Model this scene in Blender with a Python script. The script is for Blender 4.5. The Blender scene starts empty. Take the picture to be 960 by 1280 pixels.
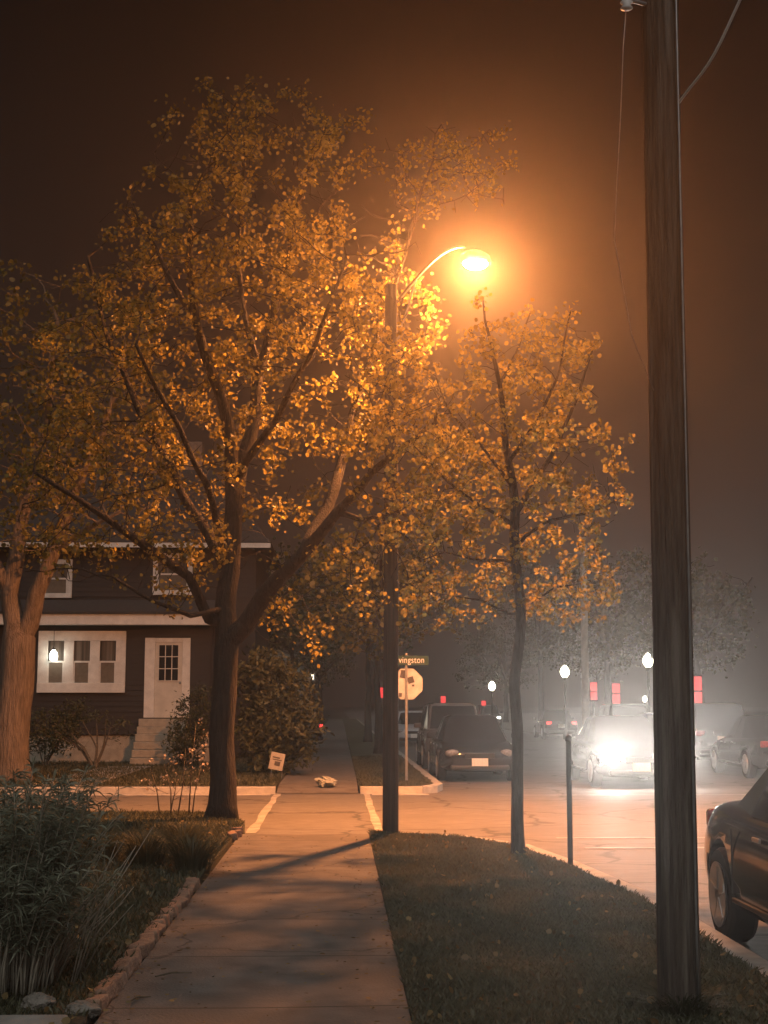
import bpy, bmesh, math, random
import numpy as np
from mathutils import Vector, Matrix, noise

R = math.radians
random.seed(7)
rng = np.random.default_rng(7)
scene = bpy.context.scene
COL = scene.collection

# ------------------------------------------------------------------ camera
F = 1800.0                       # focal length in photo pixels (960 x 1280)
EYE = Vector((0, 0, 1.55))
PITCH = math.atan(242 / F)
YAW = math.atan(55 / F)          # the street vanishes left of the picture's middle
cam_d = bpy.data.cameras.new('camera')
cam = bpy.data.objects.new('camera', cam_d)
COL.objects.link(cam)
cam.location = EYE
cam.rotation_euler = (R(90) + PITCH, 0, -YAW)
cam_d.sensor_fit = 'AUTO'
cam_d.sensor_width = 36
cam_d.lens = F / 1280 * 36
cam_d.clip_start = 0.05
cam_d.clip_end = 3000
scene.camera = cam
CM = cam.rotation_euler.to_matrix()


def ray(px, py):
    return CM @ Vector(((px - 480) / F, -(py - 640) / F, -1))


def at(px, py, Y):
    d = ray(px, py)
    return EYE + d * (Y / d.y)


# ------------------------------------------------------------------ materials
def new_mat(name):
    m = bpy.data.materials.new(name)
    m.use_nodes = True
    nt = m.node_tree
    for n in list(nt.nodes):
        nt.nodes.remove(n)
    out = nt.nodes.new('ShaderNodeOutputMaterial')
    return m, nt, out


def N(nt, t, **kw):
    n = nt.nodes.new(t)
    for k, v in kw.items():
        if k in n.inputs:
            n.inputs[k].default_value = v
        else:
            setattr(n, k, v)
    return n


def surf(name, c1, c2=None, scale=6.0, rough=0.8, bump=0.0, bscale=40.0, metallic=0.0,
         spec=0.4, stretch=(1, 1, 1), detail=6, c3=None, s3=1.2):
    """principled surface with two noise layers of its own colour"""
    m, nt, out = new_mat(name)
    L = nt.links.new
    p = N(nt, 'ShaderNodeBsdfPrincipled')
    p.inputs['Roughness'].default_value = rough
    p.inputs['Metallic'].default_value = metallic
    p.inputs['Specular IOR Level'].default_value = spec
    L(p.outputs[0], out.inputs['Surface'])
    tc = N(nt, 'ShaderNodeTexCoord')
    mp = N(nt, 'ShaderNodeMapping')
    mp.inputs['Scale'].default_value = stretch
    L(tc.outputs['Object'], mp.inputs[0])
    c2 = c2 or tuple(x * 0.75 for x in c1)
    n1 = N(nt, 'ShaderNodeTexNoise')
    n1.inputs['Scale'].default_value = scale
    n1.inputs['Detail'].default_value = detail
    L(mp.outputs[0], n1.inputs[0])
    rp = N(nt, 'ShaderNodeValToRGB')
    rp.color_ramp.elements[0].position = 0.32
    rp.color_ramp.elements[1].position = 0.68
    rp.color_ramp.elements[0].color = (*c2, 1)
    rp.color_ramp.elements[1].color = (*c1, 1)
    L(n1.outputs[0], rp.inputs[0])
    col = rp.outputs[0]
    if c3:
        n3 = N(nt, 'ShaderNodeTexNoise')
        n3.inputs['Scale'].default_value = s3
        n3.inputs['Detail'].default_value = 4
        L(mp.outputs[0], n3.inputs[0])
        r3 = N(nt, 'ShaderNodeValToRGB')
        r3.color_ramp.elements[0].position = 0.52
        r3.color_ramp.elements[1].position = 0.66
        L(n3.outputs[0], r3.inputs[0])
        mx = N(nt, 'ShaderNodeMixRGB')
        mx.inputs[2].default_value = (*c3, 1)
        L(r3.outputs[0], mx.inputs[0])
        L(col, mx.inputs[1])
        col = mx.outputs[0]
    L(col, p.inputs['Base Color'])
    if bump:
        nb = N(nt, 'ShaderNodeTexNoise')
        nb.inputs['Scale'].default_value = bscale
        nb.inputs['Detail'].default_value = 5
        L(mp.outputs[0], nb.inputs[0])
        b = N(nt, 'ShaderNodeBump')
        b.inputs['Strength'].default_value = bump
        b.inputs['Distance'].default_value = 0.03
        L(nb.outputs[0], b.inputs['Height'])
        L(b.outputs[0], p.inputs['Normal'])
    return m


def leafmat(name, c1, c2, trans=0.5):
    m, nt, out = new_mat(name)
    L = nt.links.new
    g = N(nt, 'ShaderNodeNewGeometry')
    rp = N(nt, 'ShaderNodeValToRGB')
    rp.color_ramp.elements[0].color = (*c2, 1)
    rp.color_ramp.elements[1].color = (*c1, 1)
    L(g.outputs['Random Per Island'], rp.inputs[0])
    d = N(nt, 'ShaderNodeBsdfDiffuse')
    t = N(nt, 'ShaderNodeBsdfTranslucent')
    gl = N(nt, 'ShaderNodeBsdfGlossy')
    gl.inputs['Roughness'].default_value = 0.45
    gl.inputs['Color'].default_value = (0.35, 0.35, 0.35, 1)
    L(rp.outputs[0], d.inputs[0])
    L(rp.outputs[0], t.inputs[0])
    mx = N(nt, 'ShaderNodeMixShader')
    mx.inputs[0].default_value = trans
    L(d.outputs[0], mx.inputs[1])
    L(t.outputs[0], mx.inputs[2])
    m2 = N(nt, 'ShaderNodeMixShader')
    m2.inputs[0].default_value = 0.06
    L(mx.outputs[0], m2.inputs[1])
    L(gl.outputs[0], m2.inputs[2])
    L(m2.outputs[0], out.inputs['Surface'])
    return m


def glow(name, col, strength):
    m, nt, out = new_mat(name)
    e = N(nt, 'ShaderNodeEmission')
    e.inputs[0].default_value = (*col, 1)
    e.inputs[1].default_value = strength
    nt.links.new(e.outputs[0], out.inputs['Surface'])
    return m


def siding(name, c, pitch, depth=0.5):
    """horizontal lap boards: colour noise plus a stepped bump"""
    m = surf(name, c, tuple(x * 0.7 for x in c), scale=3, rough=0.7)
    nt = m.node_tree
    L = nt.links.new
    p = next(n for n in nt.nodes if n.type == 'BSDF_PRINCIPLED')
    tc = next(n for n in nt.nodes if n.type == 'TEX_COORD')
    sx = N(nt, 'ShaderNodeSeparateXYZ')
    L(tc.outputs['Object'], sx.inputs[0])
    d = N(nt, 'ShaderNodeMath', operation='DIVIDE')
    d.inputs[1].default_value = pitch
    L(sx.outputs[2], d.inputs[0])
    f = N(nt, 'ShaderNodeMath', operation='FRACT')
    L(d.outputs[0], f.inputs[0])
    b = N(nt, 'ShaderNodeBump')
    b.inputs['Strength'].default_value = depth
    b.inputs['Distance'].default_value = -0.03
    L(f.outputs[0], b.inputs['Height'])
    L(b.outputs[0], p.inputs['Normal'])
    return m


SODIUM = (1.0, 0.40, 0.13)
M = {}
M['asphalt'] = surf('asphalt', (0.085, 0.083, 0.08), (0.05, 0.05, 0.05), 14, 0.62, 0.35, 120, c3=(0.06, 0.058, 0.055), s3=0.6)
M['street_asphalt'] = surf('street_asphalt', (0.175, 0.165, 0.155), (0.11, 0.104, 0.097), 9, 0.7, 0.3, 90, stretch=(0.35, 1, 1), c3=(0.125, 0.118, 0.11), s3=0.7)


def crack(m, scale, width, col, amount=0.9):
    nt = m.node_tree
    L = nt.links.new
    p = next(n for n in nt.nodes if n.type == 'BSDF_PRINCIPLED')
    tc = next(n for n in nt.nodes if n.type == 'TEX_COORD')
    old = p.inputs['Base Color'].links[0].from_socket
    nz = N(nt, 'ShaderNodeTexNoise')
    nz.inputs['Scale'].default_value = 1.1
    nz.inputs['Detail'].default_value = 6
    L(tc.outputs['Object'], nz.inputs[0])
    mxv = N(nt, 'ShaderNodeMixRGB')
    mxv.blend_type = 'ADD'
    mxv.inputs[0].default_value = 1.0
    L(tc.outputs['Object'], mxv.inputs[1])
    L(nz.outputs[1], mxv.inputs[2])
    vo = N(nt, 'ShaderNodeTexVoronoi')
    vo.feature = 'DISTANCE_TO_EDGE'
    vo.inputs['Scale'].default_value = scale
    L(mxv.outputs[0], vo.inputs['Vector'])
    lt = N(nt, 'ShaderNodeMapRange')
    lt.inputs[1].default_value = width
    lt.inputs[2].default_value = width * 0.4
    lt.inputs[3].default_value = 0.0
    lt.inputs[4].default_value = amount
    L(vo.outputs['Distance'], lt.inputs[0])
    mx = N(nt, 'ShaderNodeMixRGB')
    mx.inputs[2].default_value = (*col, 1)
    L(lt.outputs[0], mx.inputs[0])
    L(old, mx.inputs[1])
    L(mx.outputs[0], p.inputs['Base Color'])


crack(M['street_asphalt'], 0.33, 0.016, (0.05, 0.047, 0.045))
M['concrete'] = surf('concrete', (0.36, 0.34, 0.31), (0.24, 0.225, 0.2), 5, 0.85, 0.3, 60, c3=(0.2, 0.19, 0.17), s3=1.3)
M['kerb'] = surf('kerb_concrete', (0.5, 0.47, 0.42), (0.32, 0.3, 0.27), 5, 0.8, 0.3, 40)
M['paint'] = surf('road_paint', (0.46, 0.44, 0.4), (0.2, 0.19, 0.175), 5, 0.6, 0.1, 60)
M['soil'] = surf('soil', (0.045, 0.036, 0.025), (0.025, 0.02, 0.014), 7, 0.95, 0.8, 30)
M['turf'] = surf('turf', (0.085, 0.085, 0.05), (0.05, 0.05, 0.03), 9, 0.95, 0.8, 45, c3=(0.05, 0.042, 0.025), s3=1.1)
M['blade'] = leafmat('grass_blade', (0.13, 0.13, 0.075), (0.07, 0.075, 0.042), 0.35)
M['leaf'] = leafmat('maple_leaf', (0.40, 0.31, 0.065), (0.11, 0.09, 0.024), 0.6)
M['leaf_young'] = leafmat('young_leaf', (0.46, 0.34, 0.075), (0.14, 0.11, 0.03), 0.6)
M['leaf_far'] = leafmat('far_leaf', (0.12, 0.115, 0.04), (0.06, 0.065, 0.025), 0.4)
M['needle'] = leafmat('evergreen_needle', (0.10, 0.10, 0.04), (0.045, 0.05, 0.022), 0.15)
M['shrub_leaf'] = leafmat('shrub_leaf', (0.27, 0.29, 0.21), (0.12, 0.14, 0.095), 0.3)
M['blossom'] = leafmat('blossom', (0.6, 0.52, 0.45), (0.45, 0.36, 0.3), 0.3)
M['bark'] = surf('bark', (0.06, 0.048, 0.038), (0.028, 0.023, 0.018), 9, 0.95, 1.0, 22, stretch=(2.4, 2.4, 0.35))
M['bark_pale'] = surf('pale_bark', (0.22, 0.18, 0.145), (0.1, 0.08, 0.062), 8, 0.95, 1.0, 18, stretch=(2.4, 2.4, 0.3))
M['pale_twig'] = surf('pale_twig', (0.36, 0.33, 0.26), (0.2, 0.18, 0.14), 20, 0.9)
M['twig'] = surf('twig', (0.16, 0.13, 0.09), (0.08, 0.065, 0.045), 20, 0.9)
M['pole_wood'] = surf('pole_wood', (0.19, 0.15, 0.115), (0.075, 0.058, 0.045), 6, 0.95, 1.0, 16, stretch=(7, 7, 0.35), c3=(0.27, 0.23, 0.19), s3=2.6)
M['dark_pole'] = surf('dark_pole_wood', (0.10, 0.08, 0.06), (0.05, 0.04, 0.032), 5, 0.9, 0.7, 14, stretch=(7, 7, 0.2))
for k_ in ('bark', 'bark_pale', 'pole_wood'):
    for n_ in M[k_].node_tree.nodes:
        if n_.type == 'BUMP':
            n_.inputs['Distance'].default_value = 0.07
M['steel'] = surf('galvanised_steel', (0.42, 0.42, 0.41), (0.3, 0.3, 0.3), 12, 0.45, metallic=0.8)
M['sheet_metal'] = surf('bare_aluminium_sheet', (0.68, 0.66, 0.62), (0.52, 0.5, 0.46), 7, 0.6, metallic=0.15)
M['black_metal'] = surf('black_metal', (0.02, 0.02, 0.02), (0.012, 0.012, 0.012), 12, 0.5)
M['green_sign'] = surf('green_sign', (0.015, 0.05, 0.03), (0.012, 0.04, 0.025), 12, 0.5)
M['white_letter'] = surf('white_letter', (0.85, 0.85, 0.82), (0.8, 0.8, 0.77), 12, 0.5)
M['sticker'] = surf('sticker', (0.05, 0.045, 0.04), (0.12, 0.1, 0.09), 60, 0.6)
M['siding_dark'] = siding('dark_siding', (0.026, 0.02, 0.017), 0.14)
M['siding_pale'] = siding('pale_siding', (0.4, 0.38, 0.34), 0.14)
M['trim'] = surf('white_trim', (0.72, 0.69, 0.63), (0.58, 0.55, 0.5), 5, 0.55)
M['door'] = surf('door_paint', (0.6, 0.55, 0.47), (0.5, 0.46, 0.39), 4, 0.5)
M['shingle'] = surf('roof_shingle', (0.07, 0.06, 0.055), (0.035, 0.03, 0.028), 14, 0.95, 0.8, 25, stretch=(1, 1, 4))
M['foundation'] = surf('foundation_stucco', (0.42, 0.36, 0.28), (0.3, 0.26, 0.2), 6, 0.9, 0.5, 40)
M['glass'] = surf('window_glass', (0.02, 0.02, 0.022), (0.014, 0.014, 0.015), 2, 0.08, spec=0.7)
M['curtain'] = surf('curtain', (0.16, 0.13, 0.10), (0.03, 0.025, 0.02), 1.6, 0.9, stretch=(9, 1, 0.1), detail=1)
M['blind'] = surf('blind', (0.17, 0.14, 0.105), (0.12, 0.1, 0.075), 10, 0.9)
M['brick'] = surf('edging_brick', (0.34, 0.22, 0.15), (0.2, 0.12, 0.085), 12, 0.9, 0.6, 40)
M['stone'] = surf('stone', (0.24, 0.22, 0.19), (0.13, 0.12, 0.1), 8, 0.9, 0.8, 20)
M['bag'] = surf('plastic_bag', (0.45, 0.44, 0.36), (0.3, 0.3, 0.23), 9, 0.35)
M['sign_card'] = surf('yard_sign_card', (0.45, 0.4, 0.32), (0.36, 0.31, 0.25), 18, 0.6)
M['rubber'] = surf('rubber', (0.015, 0.015, 0.015), (0.01, 0.01, 0.01), 20, 0.85)
M['rim'] = surf('alloy_rim', (0.5, 0.5, 0.5), (0.4, 0.4, 0.4), 9, 0.3, metallic=0.9)
M['car_glass'] = surf('car_glass', (0.012, 0.013, 0.014), (0.01, 0.01, 0.01), 2, 0.05, spec=0.8)
M['plastic'] = surf('black_plastic', (0.015, 0.015, 0.015), (0.01, 0.01, 0.01), 9, 0.5)
M['plate'] = surf('number_plate', (0.75, 0.72, 0.66), (0.62, 0.6, 0.56), 30, 0.5)
M['lamp_clear'] = surf('clear_lamp', (0.22, 0.22, 0.22), (0.1, 0.1, 0.1), 20, 0.12, spec=0.8)
M['lamp_red'] = surf('red_lamp', (0.35, 0.02, 0.015), (0.2, 0.01, 0.01), 20, 0.15, spec=0.8)
M['grey_box'] = surf('grey_box', (0.09, 0.085, 0.08), (0.06, 0.057, 0.054), 9, 0.65)


def paintmat(name, c):
    return surf(name, c, tuple(x * 0.85 for x in c), 5, 0.1, spec=0.5)


M['car_black'] = paintmat('black_car_paint', (0.012, 0.012, 0.014))
M['car_grey'] = paintmat('grey_car_paint', (0.12, 0.12, 0.125))
M['car_silver'] = paintmat('silver_car_paint', (0.4, 0.4, 0.41))
M['car_blue'] = paintmat('blue_car_paint', (0.02, 0.035, 0.09))
M['car_red'] = paintmat('red_car_paint', (0.3, 0.02, 0.02))
M['street_lens'] = glow('street_lamp_lens', (1.0, 0.50, 0.16), 1.0)
M['globe'] = glow('lamp_globe', (1.0, 0.93, 0.70), 14.0)
M['headlamp'] = glow('headlamp', (1.0, 0.92, 0.82), 90.0)
M['far_headlamp'] = glow('far_headlamp', (1.0, 0.94, 0.85), 6.0)
M['red_signal'] = glow('red_signal', (1.0, 0.06, 0.06), 0.6)
M['tail_on'] = glow('tail_lamp_on', (1.0, 0.06, 0.05), 1.6)
M['lit_window'] = glow('lit_window', (1.0, 0.86, 0.62), 2.2)
M['reflection_glow'] = glow('reflection_glow', (1.0, 0.96, 0.82), 7.0)  # glow that imitates a lamp mirrored in the porch window

SIDEWALK_JOINT = None


# ------------------------------------------------------------------ mesh builder
class MB:
    def __init__(self):
        self.v, self.f = [], []

    def add(self, vs, fs):
        b = len(self.v)
        self.v += [tuple(x) for x in vs]
        self.f += [tuple(i + b for i in f) for f in fs]
        return self

    def box(self, c, s, rz=0.0, rx=0.0, ry=0.0):
        mt = Matrix.Rotation(rz, 3, 'Z') @ Matrix.Rotation(ry, 3, 'Y') @ Matrix.Rotation(rx, 3, 'X')
        vs = []
        for x in (-.5, .5):
            for y in (-.5, .5):
                for z in (-.5, .5):
                    vs.append(Vector(c) + mt @ Vector((x * s[0], y * s[1], z * s[2])))
        return self.add(vs, [(0, 1, 3, 2), (4, 6, 7, 5), (0, 4, 5, 1), (2, 3, 7, 6), (0, 2, 6, 4), (1, 5, 7, 3)])

    def bx(self, x0, x1, y0, y1, z0, z1):
        return self.box(((x0 + x1) / 2, (y0 + y1) / 2, (z0 + z1) / 2), (x1 - x0, y1 - y0, z1 - z0))

    def tube(self, pts, rad, n=8, cap=True):
        pts = [Vector(p) for p in pts]
        if not hasattr(rad, '__len__'):
            rad = [rad] * len(pts)
        up = Vector((0.31, 0.17, 0.93)).normalized()
        vs, fs = [], []
        a = None
        for i, p in enumerate(pts):
            d = (pts[min(i + 1, len(pts) - 1)] - pts[max(i - 1, 0)])
            if d.length < 1e-9:
                d = Vector((0, 0, 1))
            d.normalize()
            if a is None:
                a = d.cross(up)
                if a.length < 0.1:
                    a = d.cross(Vector((1, 0, 0)))
            a = (a - d * a.dot(d))
            a.normalize()
            b = d.cross(a)
            for k in range(n):
                t = 2 * math.pi * k / n
                vs.append(p + (a * math.cos(t) + b * math.sin(t)) * rad[i])
        for i in range(len(pts) - 1):
            for k in range(n):
                k2 = (k + 1) % n
                fs.append((i * n + k, i * n + k2, (i + 1) * n + k2, (i + 1) * n + k))
        if cap:
            fs.append(tuple(range(n - 1, -1, -1)))
            fs.append(tuple((len(pts) - 1) * n + k for k in range(n)))
        return self.add(vs, fs)

    def lathe(self, c, prof, n=16, axis='Z', sx=1.0, sy=1.0):
        vs, fs = [], []
        for r, h in prof:
            for k in range(n):
                t = 2 * math.pi * k / n
                x, y = r * math.cos(t) * sx, r * math.sin(t) * sy
                p = (x, y, h) if axis == 'Z' else ((x, h, y) if axis == 'Y' else (h, x, y))
                vs.append(Vector(c) + Vector(p))
        m = len(prof)
        for i in range(m - 1):
            for k in range(n):
                k2 = (k + 1) % n
                fs.append((i * n + k, i * n + k2, (i + 1) * n + k2, (i + 1) * n + k))
        fs.append(tuple(range(n - 1, -1, -1)))
        fs.append(tuple((m - 1) * n + k for k in range(n)))
        return self.add(vs, fs)

    def prism(self, poly, z0, z1):
        n = len(poly)
        vs = [(x, y, z0) for x, y in poly] + [(x, y, z1) for x, y in poly]
        fs = [tuple(range(n - 1, -1, -1)), tuple(range(n, 2 * n))]
        for i in range(n):
            j = (i + 1) % n
            fs.append((i, j, n + j, n + i))
        return self.add(vs, fs)

    def build(self, name, mat, parent=None, smooth=False, bevel=0.0, world=False):
        me = bpy.data.meshes.new(name)
        off = parent.location if (parent is not None and world) else Vector((0, 0, 0))
        me.from_pydata([tuple(Vector(v) - off) for v in self.v], [], self.f)
        me.validate()
        bm = bmesh.new()
        bm.from_mesh(me)
        bmesh.ops.recalc_face_normals(bm, faces=bm.faces)
        bm.to_mesh(me)
        bm.free()
        o = bpy.data.objects.new(name, me)
        COL.objects.link(o)
        me.materials.append(M[mat] if isinstance(mat, str) else mat)
        if smooth:
            me.polygons.foreach_set('use_smooth', [True] * len(me.polygons))
        if bevel:
            md = o.modifiers.new('bevel', 'BEVEL')
            md.width = bevel
            md.segments = 2
            md.limit_method = 'ANGLE'
        if parent is not None:
            o.parent = parent
        return o


def raw_mesh(name, mat, verts, quads, parent=None, world=False):
    """fast mesh from numpy arrays: verts (n,3), quads (m,4)"""
    me = bpy.data.meshes.new(name)
    v = np.asarray(verts, dtype=np.float32)
    if parent is not None and world:
        v = v - np.array(parent.location, dtype=np.float32)
    q = np.asarray(quads, dtype=np.int32)
    me.vertices.add(len(v))
    me.vertices.foreach_set('co', v.ravel())
    me.loops.add(q.size)
    me.loops.foreach_set('vertex_index', q.ravel())
    me.polygons.add(len(q))
    me.polygons.foreach_set('loop_start', np.arange(0, q.size, q.shape[1], dtype=np.int32))
    me.update(calc_edges=True)
    me.materials.append(M[mat])
    o = bpy.data.objects.new(name, me)
    COL.objects.link(o)
    if parent is not None:
        o.parent = parent
    return o


def tag(o, label, cat, group=None):
    o['label'] = label
    o['category'] = cat
    if group:
        o['group'] = group
    return o


def thing(name, label, cat, loc=(0, 0, 0), rz=0.0, group=None):
    o = bpy.data.objects.new(name, None)
    COL.objects.link(o)
    o.empty_display_size = 0.2
    o.location = loc
    o.rotation_euler = (0, 0, rz)
    tag(o, label, cat, group)
    return o


def struct(o, kind='structure'):
    o['kind'] = kind
    return o


def copy_tree(o, parent=None):
    c = o.copy()
    COL.objects.link(c)
    if parent is not None:
        c.parent = parent
    for ch in list(o.children):
        copy_tree(ch, c)
    return c


# ------------------------------------------------------------------ leaves, blades
def leaf_arrays(centers, size, per, spread, jitter=0.35, wide=0.75, droop=0.0):
    """folded six-point leaves around each centre"""
    c = np.repeat(np.asarray(centers, float), per, axis=0)
    n = len(c)
    c = c + rng.normal(0, spread, (n, 3)) * rng.uniform(.45, 1.25, (n, 1))
    d = rng.normal(0, 1, (n, 3))
    d[:, 2] -= droop
    d /= np.linalg.norm(d, axis=1)[:, None]
    a = np.cross(d, rng.normal(0, 1, (n, 3)))
    a /= np.linalg.norm(a, axis=1)[:, None] + 1e-9
    b = np.cross(d, a)
    s = size * (1 + rng.uniform(-jitter, jitter, n))[:, None]
    fold = rng.uniform(0.1, 0.4, n)[:, None]
    w = wide * 0.5
    P = np.stack([c, c + s * (0.3 * d + w * a + fold * 0.3 * b), c + s * (0.7 * d + w * 0.85 * a + fold * 0.3 * b), c + s * d,
                  c + s * (0.7 * d - w * 0.85 * a + fold * 0.3 * b), c + s * (0.3 * d - w * a + fold * 0.3 * b)], axis=1)
    base = np.arange(n)[:, None] * 6
    q = np.concatenate([base + np.array([0, 1, 2, 3]), base + np.array([0, 3, 4, 5])], axis=0)
    return P.reshape(-1, 3), q


def blade_arrays(xy, z, h, w, lean):
    n = len(xy)
    h = h * rng.uniform(0.5, 1.3, n)
    t = rng.uniform(0, 2 * np.pi, n)
    t2 = rng.uniform(0, 2 * np.pi, n)
    z = np.broadcast_to(z, (n,))
    wx, wy = np.cos(t) * w, np.sin(t) * w
    lx, ly = np.cos(t2) * h * lean, np.sin(t2) * h * lean
    p0 = np.stack([xy[:, 0] - wx, xy[:, 1] - wy, z], 1)
    p1 = np.stack([xy[:, 0] + wx, xy[:, 1] + wy, z], 1)
    p2 = np.stack([xy[:, 0] + wx * .7 + lx * .4, xy[:, 1] + wy * .7 + ly * .4, z + h * .6], 1)
    p3 = np.stack([xy[:, 0] + lx, xy[:, 1] + ly, z + h], 1)
    P = np.stack([p0, p1, p2, p3], 1).reshape(-1, 3)
    q = np.arange(n)[:, None] * 4 + np.array([0, 1, 2, 3])
    return P, q


def in_poly(x, y, poly):
    ins = np.zeros(len(x), bool)
    j = len(poly) - 1
    for i in range(len(poly)):
        xi, yi = poly[i]
        xj, yj = poly[j]
        c = ((yi > y) != (yj > y)) & (x < (xj - xi) * (y - yi) / (yj - yi + 1e-12) + xi)
        ins ^= c
        j = i
    return ins


def grass(name, poly, z, n, y0, y1, h=0.05, w=0.006, lean=0.6, power=2.0):
    """short blades, denser towards the near end"""
    xs = [p[0] for p in poly]
    u = rng.uniform(0, 1, n)
    Y = y0 + (y1 - y0) * u ** power
    X = rng.uniform(max(min(xs), -9), max(xs), n)
    k = in_poly(X, Y, poly)
    xy = np.stack([X[k], Y[k]], 1)
    sc = np.array([0.7 + 0.6 * noise.noise(Vector((x * 1.4, y * 1.4, 0))) for x, y in xy])
    hh = h * np.clip(sc, 0.25, 1.6)
    P, q = blade_arrays(xy, z, hh, w, lean)
    o = raw_mesh(name, 'blade', P, q)
    struct(o, 'stuff')
    return o


# ------------------------------------------------------------------ trees
def grow(guides, attract, step=0.22, infl=1.6, kill=0.34, iters=60, tip=0.006, up=0.12, expo=2.4):
    """limbs laid out as guide polylines, then twigs grown towards free points of the crown"""
    pos, par, gr = [], [], []
    for pts, r0, r1 in guides:
        pts = [Vector(p) for p in pts]
        seg = []
        for i in range(len(pts) - 1):
            n = max(1, int((pts[i + 1] - pts[i]).length / step))
            for k in range(n):
                seg.append(pts[i].lerp(pts[i + 1], k / n))
        seg.append(pts[-1])
        if pos:
            dd = [(Vector(q) - seg[0]).length for q in pos]
            prev = int(np.argmin(dd))
            seg = seg[1:]
        else:
            prev = -1
        for k, p in enumerate(seg):
            f = k / max(1, len(seg) - 1)
            wob = Vector((noise.noise(p * 1.3), noise.noise(p * 1.3 + Vector((9, 0, 0))), 0)) * 0.07 if prev >= 0 else Vector((0, 0, 0))
            pos.append(np.array(p + wob))
            par.append(prev)
            gr.append(r0 + (r1 - r0) * f ** 0.8)
            prev = len(pos) - 1
    A = np.asarray(attract, float)
    P = np.array(pos)
    D = np.linalg.norm(A[:, None] - P[None], axis=2)
    near = D.argmin(1)
    nd = D.min(1)
    alive = np.ones(len(A), bool)
    for it in range(iters):
        m = alive & (nd < infl)
        if not m.any():
            infl *= 1.4
            if infl > 8:
                break
            continue
        idx = np.unique(near[m])
        new = []
        for i in idx:
            s = m & (near == i)
            v = A[s] - pos[i]
            v = v / (np.linalg.norm(v, axis=1)[:, None] + 1e-9)
            d = v.mean(0) + np.array([0, 0, up]) + rng.normal(0, 0.12, 3)
            l = np.linalg.norm(d)
            if l < 1e-4:
                continue
            q = pos[i] + d / l * step
            pos.append(q)
            par.append(int(i))
            gr.append(0.0)
            new.append(len(pos) - 1)
        if not new:
            break
        Q = np.array([pos[k] for k in new])
        D = np.linalg.norm(A[:, None] - Q[None], axis=2)
        mn = D.min(1)
        am = D.argmin(1)
        b = mn < nd
        nd[b] = mn[b]
        near[b] = np.array(new)[am[b]]
        alive &= nd > kill
    n = len(pos)
    kids = [[] for _ in range(n)]
    for i, p in enumerate(par):
        if p >= 0:
            kids[p].append(i)
    acc = [0.0] * n
    rad = [0.0] * n
    for i in range(n - 1, -1, -1):
        r = acc[i] ** (1 / expo) if acc[i] > 0 else tip
        if gr[i] > 0:
            r = gr[i] if gr[i] > r * 0.6 else r * 0.6
        rad[i] = r
        if par[i] >= 0:
            acc[par[i]] += r ** expo
    return pos, par, kids, rad


def skin_tree(pos, par, kids, rad, flare=None):
    mb = MB()
    stack = [0]
    while stack:
        s = stack.pop()
        chain = [s]
        if par[s] >= 0:
            chain = [par[s], s]
        c = s
        while kids[c]:
            ks = sorted(kids[c], key=lambda k: -rad[k])
            stack.extend(ks[1:])
            c = ks[0]
            chain.append(c)
        if len(chain) < 2:
            continue
        rr = [rad[k] for k in chain]
        if par[s] >= 0:
            rr[0] = min(rad[chain[0]], rr[1] * 1.25)
        rmax = max(rr)
        nn = 14 if rmax > 0.12 else (8 if rmax > 0.04 else (5 if rmax > 0.014 else 3))
        pts = [Vector(pos[k]) for k in chain]
        if par[s] < 0 and flare:
            rr = [r * (1 + flare * math.exp(-(p.z - pts[0].z) / 0.22)) for r, p in zip(rr, pts)]
        mb.tube(pts, rr, nn, cap=(par[s] < 0))
    return mb


def make_tree(name, label, base, guides, attract, leaf, bark, leaf_size, per, clump_r=0.022, spread=0.09,
              step=0.22, infl=1.6, kill=0.34, iters=60, flare=0.5, keep=1.0, group=None, gap=None, tip=0.006, wide=0.75):
    root = thing(name, label, 'tree', base, 0, group)
    pos, par, kids, rad = grow(guides, attract, step, infl, kill, iters, tip)
    mb = skin_tree(pos, par, kids, rad, flare)
    mb.build('trunk', bark, root, smooth=True, world=True)
    cs = []
    for i in range(len(pos)):
        if rad[i] < clump_r and random.random() < keep:
            p = Vector(pos[i])
            if gap and noise.noise(p * gap[0]) < gap[1]:
                continue
            cs.append(pos[i])
            if not kids[i]:
                cs.append(pos[i] + rng.normal(0, 0.08, 3))
    P, q = leaf_arrays(cs, leaf_size, per, spread, droop=0.4, wide=wide)
    raw_mesh('crown', leaf, P, q, root, world=True)
    print(name, 'nodes', len(pos), 'clumps', len(cs), 'leaves', len(P) // 6)
    return root


def cloud(blobs, n, inner=0.0):
    """free points inside a union of ellipsoids (centre, radii, weight), in metres"""
    out = []
    ws = np.array([b[2] for b in blobs], float)
    ws /= ws.sum()
    for (c, r, _), w in zip(blobs, ws):
        k = max(4, int(n * w))
        d = rng.normal(0, 1, (k, 3))
        d /= np.linalg.norm(d, axis=1)[:, None]
        u = (inner ** 3 + (1 - inner ** 3) * rng.uniform(0, 1, k)) ** (1 / 3)
        out.append(np.array(c) + d * u[:, None] * np.array(r))
    return np.concatenate(out)


def blob(px, py, Y, rx, ry, rY, w):
    """ellipsoid given by its place, its half sizes in metres"""
    return (tuple(at(px, py, Y)), (rx, rY, ry), w)


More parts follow.
